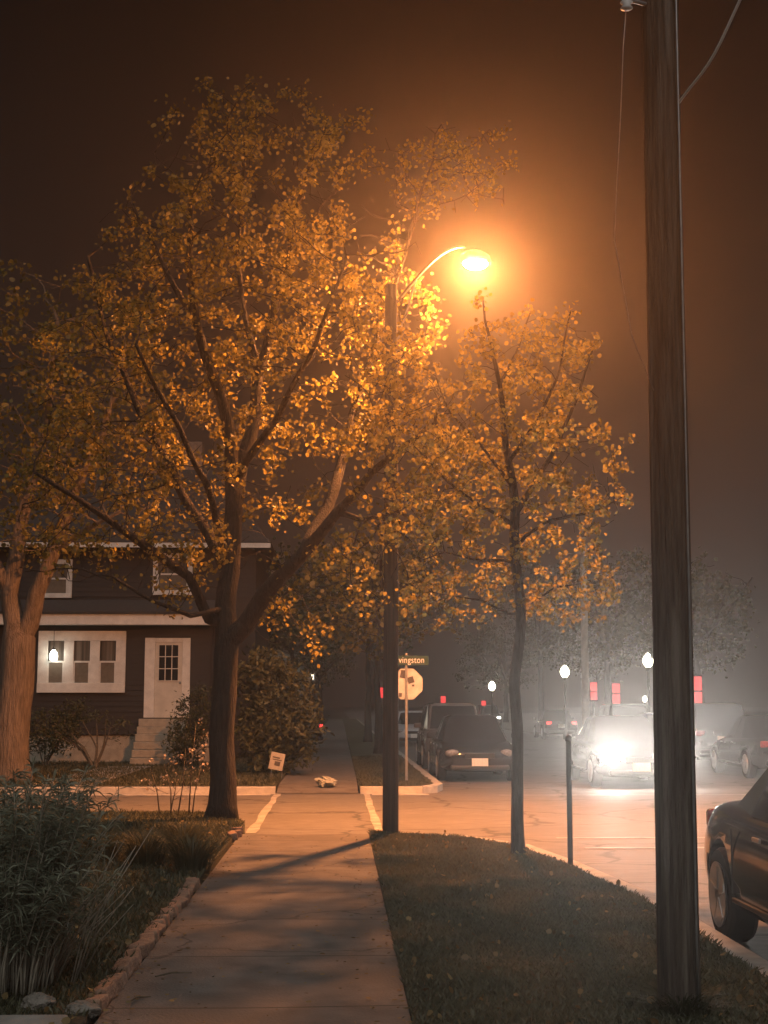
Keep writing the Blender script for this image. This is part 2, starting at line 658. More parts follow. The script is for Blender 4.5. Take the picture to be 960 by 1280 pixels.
# ================================================================== THE GROUND
RZ = -0.12                                            # road level; sidewalks are at 0
g = MB()
g.add([(-700, -200, -0.2), (700, -200, -0.2), (700, 1500, -0.2), (-700, 1500, -0.2)], [(0, 1, 2, 3)])
struct(g.build('ground', 'soil'))
g = MB()
g.add([(-140, 15, RZ - 0.004), (140, 15, RZ - 0.004), (140, 29, RZ - 0.004), (-140, 29, RZ - 0.004)], [(0, 1, 2, 3)])
struct(g.build('cross_street', 'street_asphalt'))
g = MB()
g.add([(1.3, -12, RZ), (11.4, -12, RZ), (11.4, 600, RZ), (1.3, 600, RZ)], [(0, 1, 2, 3)])
struct(g.build('main_street', 'street_asphalt'))


def line_sheet(name, quads, z=RZ + 0.004):
    mb = MB()
    for qd in quads:
        mb.add([(x, y, z) for x, y in qd], [(0, 1, 2, 3)])
    return struct(mb.build(name, 'paint'))


def wavy(x0, y0, x1, y1, w, n=14):
    qs = []
    for k in range(n):
        a, b = k / n, (k + 1) / n
        f = lambda t: (x0 + (x1 - x0) * t + 0.03 * noise.noise(Vector((t * 9, x0 * 3, 1))), y0 + (y1 - y0) * t)
        (ax, ay), (bx_, by) = f(a), f(b)
        wa = w * (0.8 + 0.5 * noise.noise(Vector((a * 7, x0, 3))))
        wb = w * (0.8 + 0.5 * noise.noise(Vector((b * 7, x0, 3))))
        if abs(x1 - x0) < abs(y1 - y0):
            qs.append([(ax - wa, ay), (ax + wa, ay), (bx_ + wb, by), (bx_ - wb, by)])
        else:
            qs.append([(ax, ay - wa), (bx_, by - wb), (bx_, by + wb), (ax, ay + wa)])
    return qs


line_sheet('crosswalk_marking', wavy(-1.16, 19.4, -1.18, 28.0, 0.075) + wavy(0.52, 18.9, 0.52, 28.0, 0.07))
line_sheet('stop_marking', wavy(2.9, 17.3, 11.2, 17.3, 0.07) + wavy(2.75, 18.6, 11.2, 18.6, 0.06)
           + wavy(3.0, 27.4, 11.2, 27.4, 0.07), RZ + 0.006)

# ---- near block: sidewalk, lawn, verge
SW0, SW1 = -1.2, 0.36
mb = MB()
ny = 60
ys = list(np.linspace(-8, 17.9, ny)) + [18.4, 18.9, 19.15]
zs = [0.0] * ny + [-0.045, -0.10, -0.118]
vs = []
for y, z in zip(ys, zs):
    for k in range(9):
        x = SW0 + (SW1 - SW0) * k / 8
        dz = 0.012 * noise.noise(Vector((x * 0.8, y * 0.6, 4))) if y < 18 else 0
        vs.append((x, y, z + dz))
fs = []
for i in range(len(ys) - 1):
    for k in range(8):
        a = i * 9 + k
        fs.append((a, a + 1, a + 10, a + 9))
mb.add(vs, fs)


def sidewalk_mat():
    m = surf('sidewalk_concrete', (0.165, 0.15, 0.135), (0.1, 0.09, 0.081), 3.5, 0.85, 0.4, 55, c3=(0.11, 0.098, 0.085), s3=0.9)
    nt = m.node_tree
    L = nt.links.new
    p = next(n for n in nt.nodes if n.type == 'BSDF_PRINCIPLED')
    tc = next(n for n in nt.nodes if n.type == 'TEX_COORD')
    old = p.inputs['Base Color'].links[0].from_socket
    sx = N(nt, 'ShaderNodeSeparateXYZ')
    L(tc.outputs['Object'], sx.inputs[0])
    d = N(nt, 'ShaderNodeMath', operation='DIVIDE')
    d.inputs[1].default_value = 1.55
    L(sx.outputs[1], d.inputs[0])
    f = N(nt, 'ShaderNodeMath', operation='FRACT')
    L(d.outputs[0], f.inputs[0])
    c = N(nt, 'ShaderNodeMath', operation='LESS_THAN')
    c.inputs[1].default_value = 0.014
    L(f.outputs[0], c.inputs[0])
    mx = N(nt, 'ShaderNodeMixRGB')
    mx.inputs[2].default_value = (0.05, 0.045, 0.035, 1)
    L(c.outputs[0], mx.inputs[0])
    L(old, mx.inputs[1])
    L(mx.outputs[0], p.inputs['Base Color'])
    return m


M['sidewalk'] = sidewalk_mat()
crack(M['sidewalk'], 0.42, 0.006, (0.05, 0.044, 0.038), 0.8)
struct(mb.build('sidewalk', 'sidewalk', smooth=True))

lawn_poly = [(-1.235, -8), (-1.235, 19.3), (-1.5, 20.7), (-2.2, 21.3), (-40, 21.6), (-40, -8)]
struct(MB().prism(lawn_poly, -0.19, 0.035).build('lawn', 'turf'))
verge_in = [(SW1 + 0.004, -8), (2.42, -8), (2.44, 12), (2.22, 14.4), (1.98, 16.3), (1.45, 17.4), (0.7, 17.9), (SW1 + 0.004, 18.0)]
verge_out = [(SW1 + 0.004, -8), (2.60, -8), (2.62, 12.1), (2.39, 14.6), (2.13, 16.5), (1.55, 17.6), (0.75, 18.12), (SW1 + 0.004, 18.22)]
struct(MB().prism(verge_in, -0.19, 0.015).build('verge', 'turf'))
mb = MB()
for i in range(1, len(verge_in) - 1):
    a, b, c, d = verge_in[i], verge_in[i + 1], verge_out[i + 1], verge_out[i]
    a, b = [(p[0] + 0.002, p[1] + 0.002) for p in (a, b)]
    # a kerb stone of its own for every stretch, a hair apart
    mb.prism([a, d, c, b], -0.19, 0.004 + 0.002 * (i % 2))
struct(mb.build('kerb', 'kerb'))
struct(MB().bx(-7, -1.31, 5.6, 7.32, -0.1, 0.062).build('front_walk', 'concrete', bevel=0.015))
grass('lawn_grass', lawn_poly, 0.035, 90000, 7.4, 21.3, 0.07, 0.006, 0.7, 1.3)
grass('verge_grass', verge_in, 0.015, 70000, 6.2, 18.0, 0.045, 0.005, 0.8, 1.5)

# ---- far block
mb = MB()
fy = [28.0, 28.6, 29.4] + list(np.linspace(30, 170, 50))
fz = [-0.112, -0.05, 0.0] + [0.0] * 50
vs = []
for y, z in zip(fy, fz):
    for x in (-1.2, 0.36):
        vs.append((x, y, z))
mb.add(vs, [(2 * i, 2 * i + 1, 2 * i + 3, 2 * i + 2) for i in range(len(fy) - 1)])
struct(mb.build('far_sidewalk', 'sidewalk'))
far_lawn = [(-120, 28.2), (-1.22, 28.2), (-1.22, 170), (-120, 170)]
struct(MB().prism(far_lawn, -0.19, 0.02).build('far_lawn', 'turf'))
far_verge = [(0.38, 28.2), (1.55, 28.2), (1.86, 29.2), (1.9, 170), (0.38, 170)]
struct(MB().prism(far_verge, -0.19, 0.02).build('far_verge', 'turf'))
mb = MB()
x = -60.0
while x < -1.5:
    x1 = min(x + 2.4, -1.22)
    mb.bx(x + 0.004, x1, 27.98, 28.19, -0.19, 0.012)
    x = x1
mb.prism([(0.4, 27.98), (1.6, 27.98), (1.56, 28.19), (0.4, 28.19)], -0.19, 0.012)
mb.prism([(1.605, 27.99), (1.9, 28.3), (2.06, 29.1), (1.88, 29.1), (1.75, 28.5), (1.57, 28.2)], -0.19, 0.02)
mb.prism([(1.89, 29.11), (2.06, 29.11), (2.06, 170), (1.91, 170)], -0.19, 0.014)
struct(mb.build('far_kerb', 'kerb', bevel=0.012))
mb = MB()
mb.add([(-60, 27.55, RZ + 0.001), (-1.3, 27.55, RZ + 0.001), (-1.3, 27.975, RZ + 0.001), (-60, 27.975, RZ + 0.001)], [(0, 1, 2, 3)])
mb.add([(0.62, 27.55, RZ + 0.001), (1.7, 27.55, RZ + 0.001), (1.7, 27.975, RZ + 0.001), (0.62, 27.975, RZ + 0.001)], [(0, 1, 2, 3)])
struct(mb.build('gutter', 'kerb'))
P1 = [(-14, 28.2), (-1.22, 28.2), (-1.22, 45), (-14, 45)]
grass('far_grass', P1, 0.02, 26000, 28.25, 44, 0.08, 0.012, 0.6, 1.2)
grass('far_verge_grass', [(0.38, 28.2), (1.5, 28.2), (1.82, 29.2), (1.86, 50), (0.38, 50)], 0.02, 26000, 28.25, 44, 0.07, 0.012, 0.6, 1.2)
# ---- right side of the main street
struct(MB().prism([(11.4, -12), (60, -12), (60, 15), (11.4, 15)], -0.19, 0.0).build('right_pavement', 'concrete'))
struct(MB().prism([(11.4, 29), (60, 29), (60, 300), (11.4, 300)], -0.19, 0.0).build('right_pavement', 'concrete'))
# front path to the house steps
struct(MB().prism([(-5.95, 28.2), (-4.75, 28.2), (-4.75, 37.2), (-5.95, 37.2)], -0.1, 0.032).build('house_path', 'concrete'))

# ================================================================== BRICK EDGING, STONE, LITTER
brick = MB().box((0, 0, 0), (0.095, 0.195, 0.09)).build('edging_brick', 'brick', bevel=0.014)
tag(brick, 'weathered red brick set in the row between lawn and sidewalk', 'brick', 'bricks edging the sidewalk')
spots = []
y = 7.75
while y < 12.9:
    spots.append((-1.25 + 0.03 * noise.noise(Vector((y, 0, 0))), y, R(random.uniform(-12, 12)), random.uniform(-0.01, 0.02)))
    y += 0.212 + random.uniform(0, 0.02)
for y in (17.2, 17.45, 17.9):
    spots.append((-1.24, y, R(random.uniform(-40, 40)), 0.02))
for i, (x, y, a, dz) in enumerate(spots):
    o = brick if i == 0 else brick.copy()
    if i:
        COL.objects.link(o)
    o.location = (x, y, 0.02 + dz)
    o.rotation_euler = (R(random.uniform(-8, 8)), R(random.uniform(-14, 14)), a)


def rock(name, label, loc, s, mat='stone'):
    bm = bmesh.new()
    bmesh.ops.create_icosphere(bm, subdivisions=4, radius=1)
    for v in bm.verts:
        k = 1 + 0.25 * noise.noise(v.co * 1.7 + Vector(loc)) + 0.14 * noise.noise(v.co * 4 + Vector(loc)) + 0.07 * noise.noise(v.co * 11 + Vector(loc))
        v.co = Vector((v.co.x * s[0], v.co.y * s[1], v.co.z * s[2])) * k
    me = bpy.data.meshes.new(name)
    bm.to_mesh(me)
    bm.free()
    me.materials.append(M[mat])
    o = bpy.data.objects.new(name, me)
    COL.objects.link(o)
    o.location = loc
    tag(o, label, 'stone')
    return o


rock('garden_stone', 'grey stone under the spiky shrub at the end of the brick row', (-1.52, 7.62, 0.05), (0.085, 0.07, 0.05))
rock('garden_stone', 'larger grey-brown stone at the near end of the brick edging', (-1.28, 7.52, 0.035), (0.085, 0.08, 0.045))

# crumpled plastic bag on the far ramp
bm = bmesh.new()
bmesh.ops.create_icosphere(bm, subdivisions=4, radius=1)
for v in bm.verts:
    k = 1 + 0.55 * noise.noise(v.co * 1.6 + Vector((3, 1, 0))) + 0.34 * noise.noise(v.co * 4.5) + 0.16 * noise.noise(v.co * 10)
    v.co = Vector((v.co.x * 0.19, v.co.y * 0.13, v.co.z * 0.095)) * k
    if v.co.z > 0.06:
        v.co.x -= (v.co.z - 0.06) * 1.3
me = bpy.data.meshes.new('plastic_bag')
bm.to_mesh(me)
bm.free()
me.materials.append(M['bag'])
o = bpy.data.objects.new('plastic_bag', me)
COL.objects.link(o)
o.location = (-0.25, 28.75, 0.06)
tag(o, 'crumpled white plastic bag lying on the far sidewalk ramp', 'litter')

# fallen twigs on the sidewalk
for i, (x, y, a, l) in enumerate([(-0.95, 8.6, 0.5, 0.22), (-1.05, 7.9, 1.0, 0.16)]):
    mb = MB()
    mb.tube([(-l / 2, 0, 0.012), (0, 0.02, 0.02), (l / 2, -0.01, 0.014)], [0.004, 0.005, 0.003], 5)
    mb.tube([(0, 0.02, 0.02), (l * 0.25, 0.07, 0.016)], [0.003, 0.002], 4)
    o = mb.build('fallen_twig', 'twig')
    o.location = (x, y, 0.004)
    o.rotation_euler = (0, 0, a)
    tag(o, ['pale fallen twig on the sidewalk beside the bricks', 'short fallen twig nearest the end of the brick row'][i], 'twig')

# small fallen leaves and seeds along the walk's edges
n_ = 420
t_ = rng.uniform(0, 1, n_)
xx = np.where(rng.uniform(0, 1, n_) < .7, np.where(rng.uniform(0, 1, n_) < .5, SW0 + rng.exponential(.13, n_), SW1 - rng.exponential(.13, n_)), rng.uniform(SW0, SW1, n_))
yy = 7 + 10.5 * t_ ** 1.3
kk = (xx > SW0) & (xx < SW1)
cc = np.stack([xx[kk], yy[kk], np.full(kk.sum(), .016)], 1)
P, q = leaf_arrays(cc, .032, 1, .0, wide=.8)
P[:, 2] = .016 + (P[:, 2] - .016) * .25
M['litter_leaf'] = leafmat('litter_leaf', (0.3, 0.22, 0.1), (0.1, 0.07, 0.035), .2)
struct(raw_mesh('leaf_litter', 'litter_leaf', P, q), 'stuff')
n_ = 900
xx = rng.uniform(-4, 2.5, n_)
yy = 7 + 12 * rng.uniform(0, 1, n_) ** 1.3
kk = in_poly(xx, yy, verge_in) | in_poly(xx, yy, lawn_poly)
cc = np.stack([xx[kk], yy[kk], np.where(xx[kk] > 0, .045, .075)], 1)
P, q = leaf_arrays(cc, .04, 1, .004, wide=.8)
struct(raw_mesh('leaf_litter', 'litter_leaf', P, q), 'stuff')

# ================================================================== STREET LAMP
LP = at(594, 329, 22.0)                                # centre of the glowing lens
pb = Vector((0.62, 17.75, 0.0))
sl = thing('street_lamp', 'tall street lamp with dark wooden pole and glowing orange cobra head', 'street lamp', pb)
MB().tube([pb + Vector((0, 0, -0.15)), pb + Vector((0.01, 0, 3)), pb + Vector((0.01, 0.01, 6.85))], [0.098, 0.09, 0.075], 18).build('pole', 'dark_pole', sl, smooth=True, world=True)
arm0 = pb + Vector((0.05, 0.07, 6.6))
armE = LP + Vector((-0.22, -0.42, 0.13))
pts = []
for k in range(15):
    t = k / 14
    p = arm0.lerp(armE, t)
    p.z = arm0.z + (armE.z - arm0.z) * (0.6 * t + 0.4 * math.sin(t * math.pi / 2))
    pts.append(p)
MB().tube(pts, 0.021, 10).build('arm', 'black_metal', sl, smooth=True, world=True)
mb = MB()
mb.tube([pb + Vector((0.03, 0.05, 5.9)), pts[4]], 0.012, 6)
mb.build('brace', 'steel', sl, world=True)
yawd = math.atan2(armE.x - arm0.x, armE.y - arm0.y)
hd = MB().lathe((0, 0, 0), [(0.04, -0.42), (0.09, -0.34), (0.19, -0.22), (0.24, 0.0), (0.22, 0.2), (0.12, 0.31), (0.02, 0.335)], 20, 'Y', 1, 0.5)
ho = hd.build('lamp_head', 'grey_box', sl, smooth=True)
ho.location = LP + Vector((0, 0, 0.068)) - pb
ho.rotation_euler = (0, 0, -yawd)
ln = MB().lathe((0, 0, 0), [(0.03, -0.075), (0.1, -0.066), (0.16, -0.042), (0.19, -0.005), (0.185, 0.02)], 20, 'Z', 1.0, 1.25)
lo = ln.build('lens', 'street_lens', sl, smooth=True)
lo.location = LP - pb
lo.rotation_euler = (0, 0, -yawd)
M['street_lens'].node_tree.nodes['Emission'].inputs[1].default_value = 5600.0
M['street_lens'].node_tree.nodes['Emission'].inputs[0].default_value = (1.0, 0.33, 0.09, 1)

# ================================================================== UTILITY POLE (right, near)
ub = Vector((1.735, 7.55, 0.0))
up_ = thing('utility_pole', 'thick weathered wooden utility pole standing on the near verge', 'utility pole', ub)
mb = MB()
hs = np.linspace(-0.3, 10.5, 90)
n = 40
vs, fs = [], []
for i, h in enumerate(hs):
    r0 = 0.11 - 0.0028 * h
    for k in range(n):
        t = 2 * math.pi * k / n
        cr = noise.noise(Vector((math.cos(t) * 4.2, math.sin(t) * 4.2, h * 0.33)))
        r = r0 * (1 + 0.075 * cr + 0.03 * noise.noise(Vector((math.cos(t) * 12, math.sin(t) * 12, h * 1.2))) - (0.09 * max(0, noise.noise(Vector((math.cos(t) * 9, math.sin(t) * 9, h * 0.22 + 5))) - 0.25)))
        vs.append(ub + Vector((math.cos(t) * r + 0.007 * h, math.sin(t) * r, h)))
for i in range(len(hs) - 1):
    for k in range(n):
        k2 = (k + 1) % n
        fs.append((i * n + k, i * n + k2, (i + 1) * n + k2, (i + 1) * n + k))
fs.append(tuple((len(hs) - 1) * n + k for k in range(n)))
mb.add(vs, fs)
mb.build('pole', 'pole_wood', up_, smooth=True, world=True)
# stand-off bracket with insulator and the lead that comes down from it
bt = at(783, 2, 7.45)
mb = MB()
mb.tube([Vector((ub.x - 0.02, ub.y - 0.02, bt.z + 0.02)), bt + Vector((-0.02, 0, 0.02))], 0.012, 8)
mb.build('bracket', 'steel', up_, world=True)
MB().lathe(bt + Vector((0, 0, 0)), [(0.012, -0.05), (0.035, -0.04), (0.02, -0.02), (0.036, -0.005), (0.02, 0.012), (0.03, 0.03), (0.012, 0.045)], 12).build('insulator', 'white_letter', up_, smooth=True, world=True)
wp = [at(783, 5, 7.45), at(779, 60, 7.45), at(776, 140, 7.46), at(771, 230, 7.48), at(768, 300, 7.5), at(790, 420, 7.52), at(822, 500, 7.5)]
MB().tube(wp, 0.003, 5).build('down_lead', 'steel', up_, smooth=True, world=True)
# staple line / ground wire moulding on the pole face
mb = MB()
mb.tube([ub + Vector((0.07 + 0.007 * h, -0.105 + 0.0025 * h, h)) for h in np.linspace(0.05, 9.8, 30)], 0.006, 6)
mb.build('ground_wire', 'steel', up_, smooth=True, world=True)
# service drop leaving the pole to the upper right
a, b = at(846, 132, 7.5), at(935, -20, 6.9)
pts = []
for k in range(20):
    t = k / 19 * 1.7
    p = a.lerp(b, t)
    p.z += 0.05 * math.sin(t * 9) * 0.15 - 0.06 * math.sin(min(t, 1) * math.pi)
    pts.append(p)
MB().tube(pts, 0.008, 6).build('service_cable', 'white_letter', up_, smooth=True, world=True)

# ================================================================== PARKING METER POST at the corner
pm = Vector((2.27, 14.4, 0.0))
m_ = thing('kerb_post', 'slim dark post at the kerb of the corner verge', 'post', pm)
MB().tube([(0, 0, -0.1), (0, 0, 1.2)], 0.027, 12).build('shaft', 'black_metal', m_, smooth=True)
MB().lathe((0, 0, 1.2), [(0.033, 0), (0.035, 0.04), (0.015, 0.06)], 12).build('cap', 'black_metal', m_, smooth=True)

# ================================================================== STOP SIGN (seen from behind) WITH STREET NAME
sp = Vector((at(508, 900, 29.4).x, 29.4, 0.0))
ss = thing('stop_sign', 'back of an octagonal stop sign on a steel post with street name blade', 'sign', sp)
zc = at(510, 855, 29.4).z
MB().box((0, 0, (zc + 0.62) / 2 - 0.1), (0.05, 0.035, zc + 0.62 + 0.2)).build('post', 'steel', ss, bevel=0.006)
oc = [(0.31 * math.cos(R(22.5 + 45 * k)) / math.cos(R(22.5)), 0.31 * math.sin(R(22.5 + 45 * k)) / math.cos(R(22.5))) for k in range(8)]
mb = MB()
vs = [(x + 0.02, 0.022, zc + z) for x, z in oc] + [(x + 0.02, 0.027, zc + z) for x, z in oc]
mb.add(vs, [tuple(range(8)), tuple(range(15, 7, -1))] + [(i, (i + 1) % 8, 8 + (i + 1) % 8, 8 + i) for i in range(8)])
sb = mb.build('sign_plate', 'sheet_metal', ss)
for (dx, dz, w, h, a) in [(-0.06, 0.2, 0.12, 0.16, 0.2), (0.09, 0.08, 0.13, 0.13, -0.3), (-0.12, -0.22, 0.06, 0.08, 0.1), (0.14, -0.03, 0.05, 0.04, 0)]:
    k = MB().box((dx, 0.0195, zc + dz), (w, 0.003, h), ry=a).build('sticker', 'sticker', sb, bevel=0.001)
zb = zc + 0.475
bl = MB().box((0.05, -0.024, zb), (0.80, 0.008, 0.19)).build('name_blade', 'green_sign', ss, bevel=0.002)
tcv = bpy.data.curves.new('lettering', 'FONT')
tcv.body = 'Livingston'
tcv.size = 0.185
tcv.align_x = 'CENTER'
tcv.align_y = 'CENTER'
tcv.extrude = 0.002
tcv.space_character = 1.08
tcv.materials.append(M['white_letter'])
tmp = bpy.data.objects.new('lettering_curve', tcv)
COL.objects.link(tmp)
tme = bpy.data.meshes.new_from_object(tmp.evaluated_get(bpy.context.evaluated_depsgraph_get()))
bpy.data.objects.remove(tmp)
to = bpy.data.objects.new('lettering', tme)
COL.objects.link(to)
to.parent = bl
to.location = (0.05, -0.031, zb + 0.005)
to.scale = (0.78, 1.0, 1.0)
to.rotation_euler = (R(90), 0, 0)

# ================================================================== YARD SIGN
ys_ = thing('yard_sign', 'small tilted yard sign on the far lawn under the evergreen', 'sign', (at(346, 960, 31).x, 31, 0.02), R(8))
k = MB().box((0.0, 0, 0.36), (0.3, 0.008, 0.36), ry=R(12)).build('panel', 'sign_card', ys_, bevel=0.002)
mb = MB()
for (dx, dz, w, h) in [(-.03, .44, .16, .03), (.0, .39, .2, .02), (.02, .31, .12, .09)]:
    mb.box((dx + (dz - .36) * math.tan(R(12)), -0.0055, dz), (w, .002, h), ry=R(12))
mb.build('print', 'sticker', ys_).parent = k
MB().tube([(-0.13, 0.008, -0.05), (-0.11, 0.008, 0.25)], 0.005, 5).build('leg', 'steel', ys_)
MB().tube([(0.10, 0.008, -0.05), (0.12, 0.008, 0.25)], 0.005, 5).build('leg', 'steel', ys_)

# ================================================================== HOUSE
def window(root, x0, x1, z0, z1, y, cols=1, fr=0.09, sash=True, shade='blind'):
    """double-hung windows in one white surround standing on wall face y (facing -Y)"""
    w = MB()
    d = 0.07
    w.bx(x0, x1, y - d, y - 0.002, z1 - fr, z1)
    w.bx(x0, x1, y - d - 0.03, y - 0.002, z0, z0 + fr)
    pw = (x1 - x0 - fr) / cols
    for k in range(cols + 1):
        xx = x0 + k * pw
        w.bx(xx, xx + fr, y - d + 0.003, y - 0.004, z0 + fr + 0.001, z1 - fr - 0.001)
    fo = w.build('window', 'trim', root, bevel=0.008, world=True)
    for k in range(cols):
        a, b = x0 + k * pw + fr, x0 + (k + 1) * pw
        zm = (z0 + z1) / 2
        p = MB().bx(a + 0.002, b - 0.002, y - 0.03, y - 0.005, z0 + fr + 0.002, z1 - fr - 0.002)
        po = p.build('pane', 'glass', root, world=True)
        po.parent = fo
        s = MB()
        s.bx(a + 0.003, b - 0.003, y - 0.055, y - 0.032, zm - 0.025, zm + 0.025)
        s.bx(a + 0.003, a + 0.035, y - 0.053, y - 0.032, z0 + fr + 0.004, zm - 0.026)
        s.bx(b - 0.035, b - 0.003, y - 0.053, y - 0.032, z0 + fr + 0.004, zm - 0.026)
        so = s.build('sash', 'trim', root, world=True)
        so.parent = fo
        if shade:
            c = MB().bx(a + 0.012, b - 0.012, y - 0.0315, y - 0.0305, zm + 0.03, z1 - fr - 0.01)
            co = c.build('curtain', 'curtain', root, world=True)
            co.parent = fo
            c = MB().bx(a + 0.037, b - 0.037, y - 0.0315, y - 0.0305, z0 + fr + 0.01, zm - 0.03)
            co = c.build('blind', shade, root, world=True)
            co.parent = fo
    return fo


HY = 40.0


def hx(px, Y=HY):
    return at(px, 880, Y).x


def hz(py, Y=HY):
    return at(250, py, Y).z


hr = thing('house', 'dark sided house with white trimmed porch front and steps up to its door', 'house', (-6.5, HY, 0.0))
PX0, PX1 = -10.6, hx(268)
zf0, zf1 = hz(781), hz(770)
MB().bx(PX0, PX1, HY, HY + 3.0, 0.75, zf0).build('wall', 'siding_dark', hr, world=True)
MB().bx(PX0 + 0.02, PX1 - 0.02, HY + 0.04, HY + 3.0, -0.1, 0.748).build('foundation', 'foundation', hr, world=True)
mb = MB().bx(PX0 - 0.3, PX1 + 0.3, HY - 0.42, HY - 0.36, zf0 - 0.02, zf1 + 0.03)
mb.bx(PX0 - 0.3, PX1 + 0.3, HY - 0.358, HY + 3, zf0 - 0.02, zf0 + 0.02)
mb.build('fascia', 'trim', hr, world=True)
mb = MB()
x0, x1 = PX0 - 0.33, PX1 + 0.33
zr = zf1 + 0.6
mb.add([(x0, HY - 0.48, zf1 + 0.03), (x1, HY - 0.48, zf1 + 0.03), (x1 - 0.3, HY + 3, zr), (x0, HY + 3, zr),
        (x0, HY - 0.48, zf1 + 0.09), (x1, HY - 0.48, zf1 + 0.09), (x1 - 0.3, HY + 3, zr + 0.06), (x0, HY + 3, zr + 0.06)],
       [(0, 3, 2, 1), (4, 5, 6, 7), (0, 1, 5, 4), (1, 2, 6, 5), (2, 3, 7, 6), (3, 0, 4, 7)])
mb.build('porch_roof', 'shingle', hr, world=True)
window(hr, hx(46), hx(156), hz(866), hz(789), HY, 3, 0.27)
# main block behind the porch
BY = HY + 3.002
BX1 = hx(318, BY)
ze = hz(684, BY)
MB().bx(PX0 - 0.2, BX1, BY, BY + 8, 0.0, ze).build('wall', 'siding_dark', hr, world=True)
window(hr, hx(188, BY), hx(238, BY), hz(744, BY), hz(692, BY), BY, 1, 0.14)
window(hr, hx(45, BY), hx(86, BY), hz(748, BY), hz(700, BY), BY, 1, 0.14)
MB().bx(PX0 - 0.7, BX1 + 0.45, BY - 0.5, BY - 0.44, ze - 0.06, ze + 0.08).build('eave_board', 'trim', hr, world=True)
mb = MB()
xa, xb = PX0 - 0.72, BX1 + 0.47
ym = BY + 4
mb.add([(xa, BY - 0.52, ze + 0.1), (xb, BY - 0.52, ze + 0.1), (xb - 2.2, ym, ze + 3.0), (xa + 2.2, ym, ze + 3.0),
        (xb, BY + 8.5, ze + 0.1), (xa, BY + 8.5, ze + 0.1)],
       [(0, 1, 2, 3), (1, 4, 2), (4, 5, 3, 2), (5, 0, 3), (0, 5, 4, 1)])
mb.build('roof', 'shingle', hr, world=True)
MB().bx(-5.2, -4.6, ym + 0.3, ym + 0.9, ze + 2.0, ze + 4.0).build('chimney', 'brick', hr, world=True)
# corner board
MB().bx(PX1 - 0.14, PX1 + 0.004, HY - 0.012, HY + 0.1, 0.76, zf0 - 0.03).build('corner_board', 'siding_dark', hr, world=True)
def clapboards(x0, x1, y, z0, z1, pitch=0.15):
    mb = MB()
    z = z0
    while z < z1 - 0.02:
        zt = min(z + pitch, z1)
        mb.add([(x0, y - .02, z), (x1, y - .02, z), (x1, y - .005, zt - .001), (x0, y - .005, zt - .001), (x0, y + .004, z), (x1, y + .004, z), (x1, y + .004, zt - .001), (x0, y + .004, zt - .001)],
               [(0, 1, 2, 3), (0, 4, 5, 1), (1, 5, 6, 2), (3, 2, 6, 7), (0, 3, 7, 4)])
        z = zt
    mb.build('siding', 'siding_dark', hr, world=True)


clapboards(PX0 + .01, PX1 - .15, HY, .77, zf0 - .05)
clapboards(PX0 - .19, BX1 - .01, BY, zf1 + .75, ze - .1)
MB().tube([(PX1 - .05, HY - .06, zf0 - .03), (PX1 - .05, HY - .06, .1)], .035, 10).build('downspout', 'siding_dark', hr, smooth=True, world=True)
# door
dx0, dx1 = hx(193), hx(227)
dz0, dz1 = hz(897), hz(803)
mb = MB()
mb.bx(hx(180), dx0 - 0.004, HY - 0.06, HY - 0.002, dz0, dz1 + 0.12)
mb.bx(dx1 + 0.004, hx(237), HY - 0.06, HY - 0.002, dz0, dz1 + 0.12)
mb.bx(dx0 - 0.003, dx1 + 0.003, HY - 0.058, HY - 0.002, dz1 + 0.004, dz1 + 0.118)
mb.build('door_frame', 'trim', hr, bevel=0.006, world=True)
do = MB().bx(dx0, dx1, HY - 0.04, HY - 0.003, dz0, dz1).build('door', 'door', hr, world=True)
gz0, gz1 = hz(851), hz(806)
gl = MB().bx(dx0 + 0.1, dx1 - 0.1, HY - 0.046, HY - 0.0405, gz0, gz1).build('pane', 'glass', hr, world=True)
gl.parent = do
mb = MB()
for k in range(4):
    xx = dx0 + 0.1 + (dx1 - dx0 - 0.2) * k / 3
    mb.bx(xx - 0.012, xx + 0.012, HY - 0.058, HY - 0.047, gz0 - 0.01, gz1 + 0.01)
    zz = gz0 + (gz1 - gz0) * k / 3
    mb.bx(dx0 + 0.09, dx1 - 0.09, HY - 0.0565, HY - 0.0475, zz - 0.012, zz + 0.012)
mu = mb.build('muntin', 'door', hr, world=True)
mu.parent = do
hn = MB().lathe((dx1 - 0.05, HY - 0.041, dz0 + 0.95), [(0.02, 0), (0.03, -0.03), (0.012, -0.05)], 10, 'Y').build('handle', 'steel', hr, smooth=True, world=True)
hn.parent = do
# steps
n = 6
sx0, sx1 = hx(166, 38.5), hx(228, 38.5)
for k in range(n):
    zt = dz0 - 0.03 - k * (dz0 - 0.03) / n
    y1 = HY - 0.002 - k * 0.3 if k else HY - 0.002
    MB().bx(sx0, sx1, y1 - 0.33, y1, zt - (dz0 - 0.03) / n, zt - 0.0015 * k).build('step', 'foundation', hr, bevel=0.01, world=True)
MB().bx(sx0 + 0.05, sx1 - 0.05, HY - 1.85, HY - 0.34, -0.1, 0.18).build('step_base', 'foundation', hr, world=True)
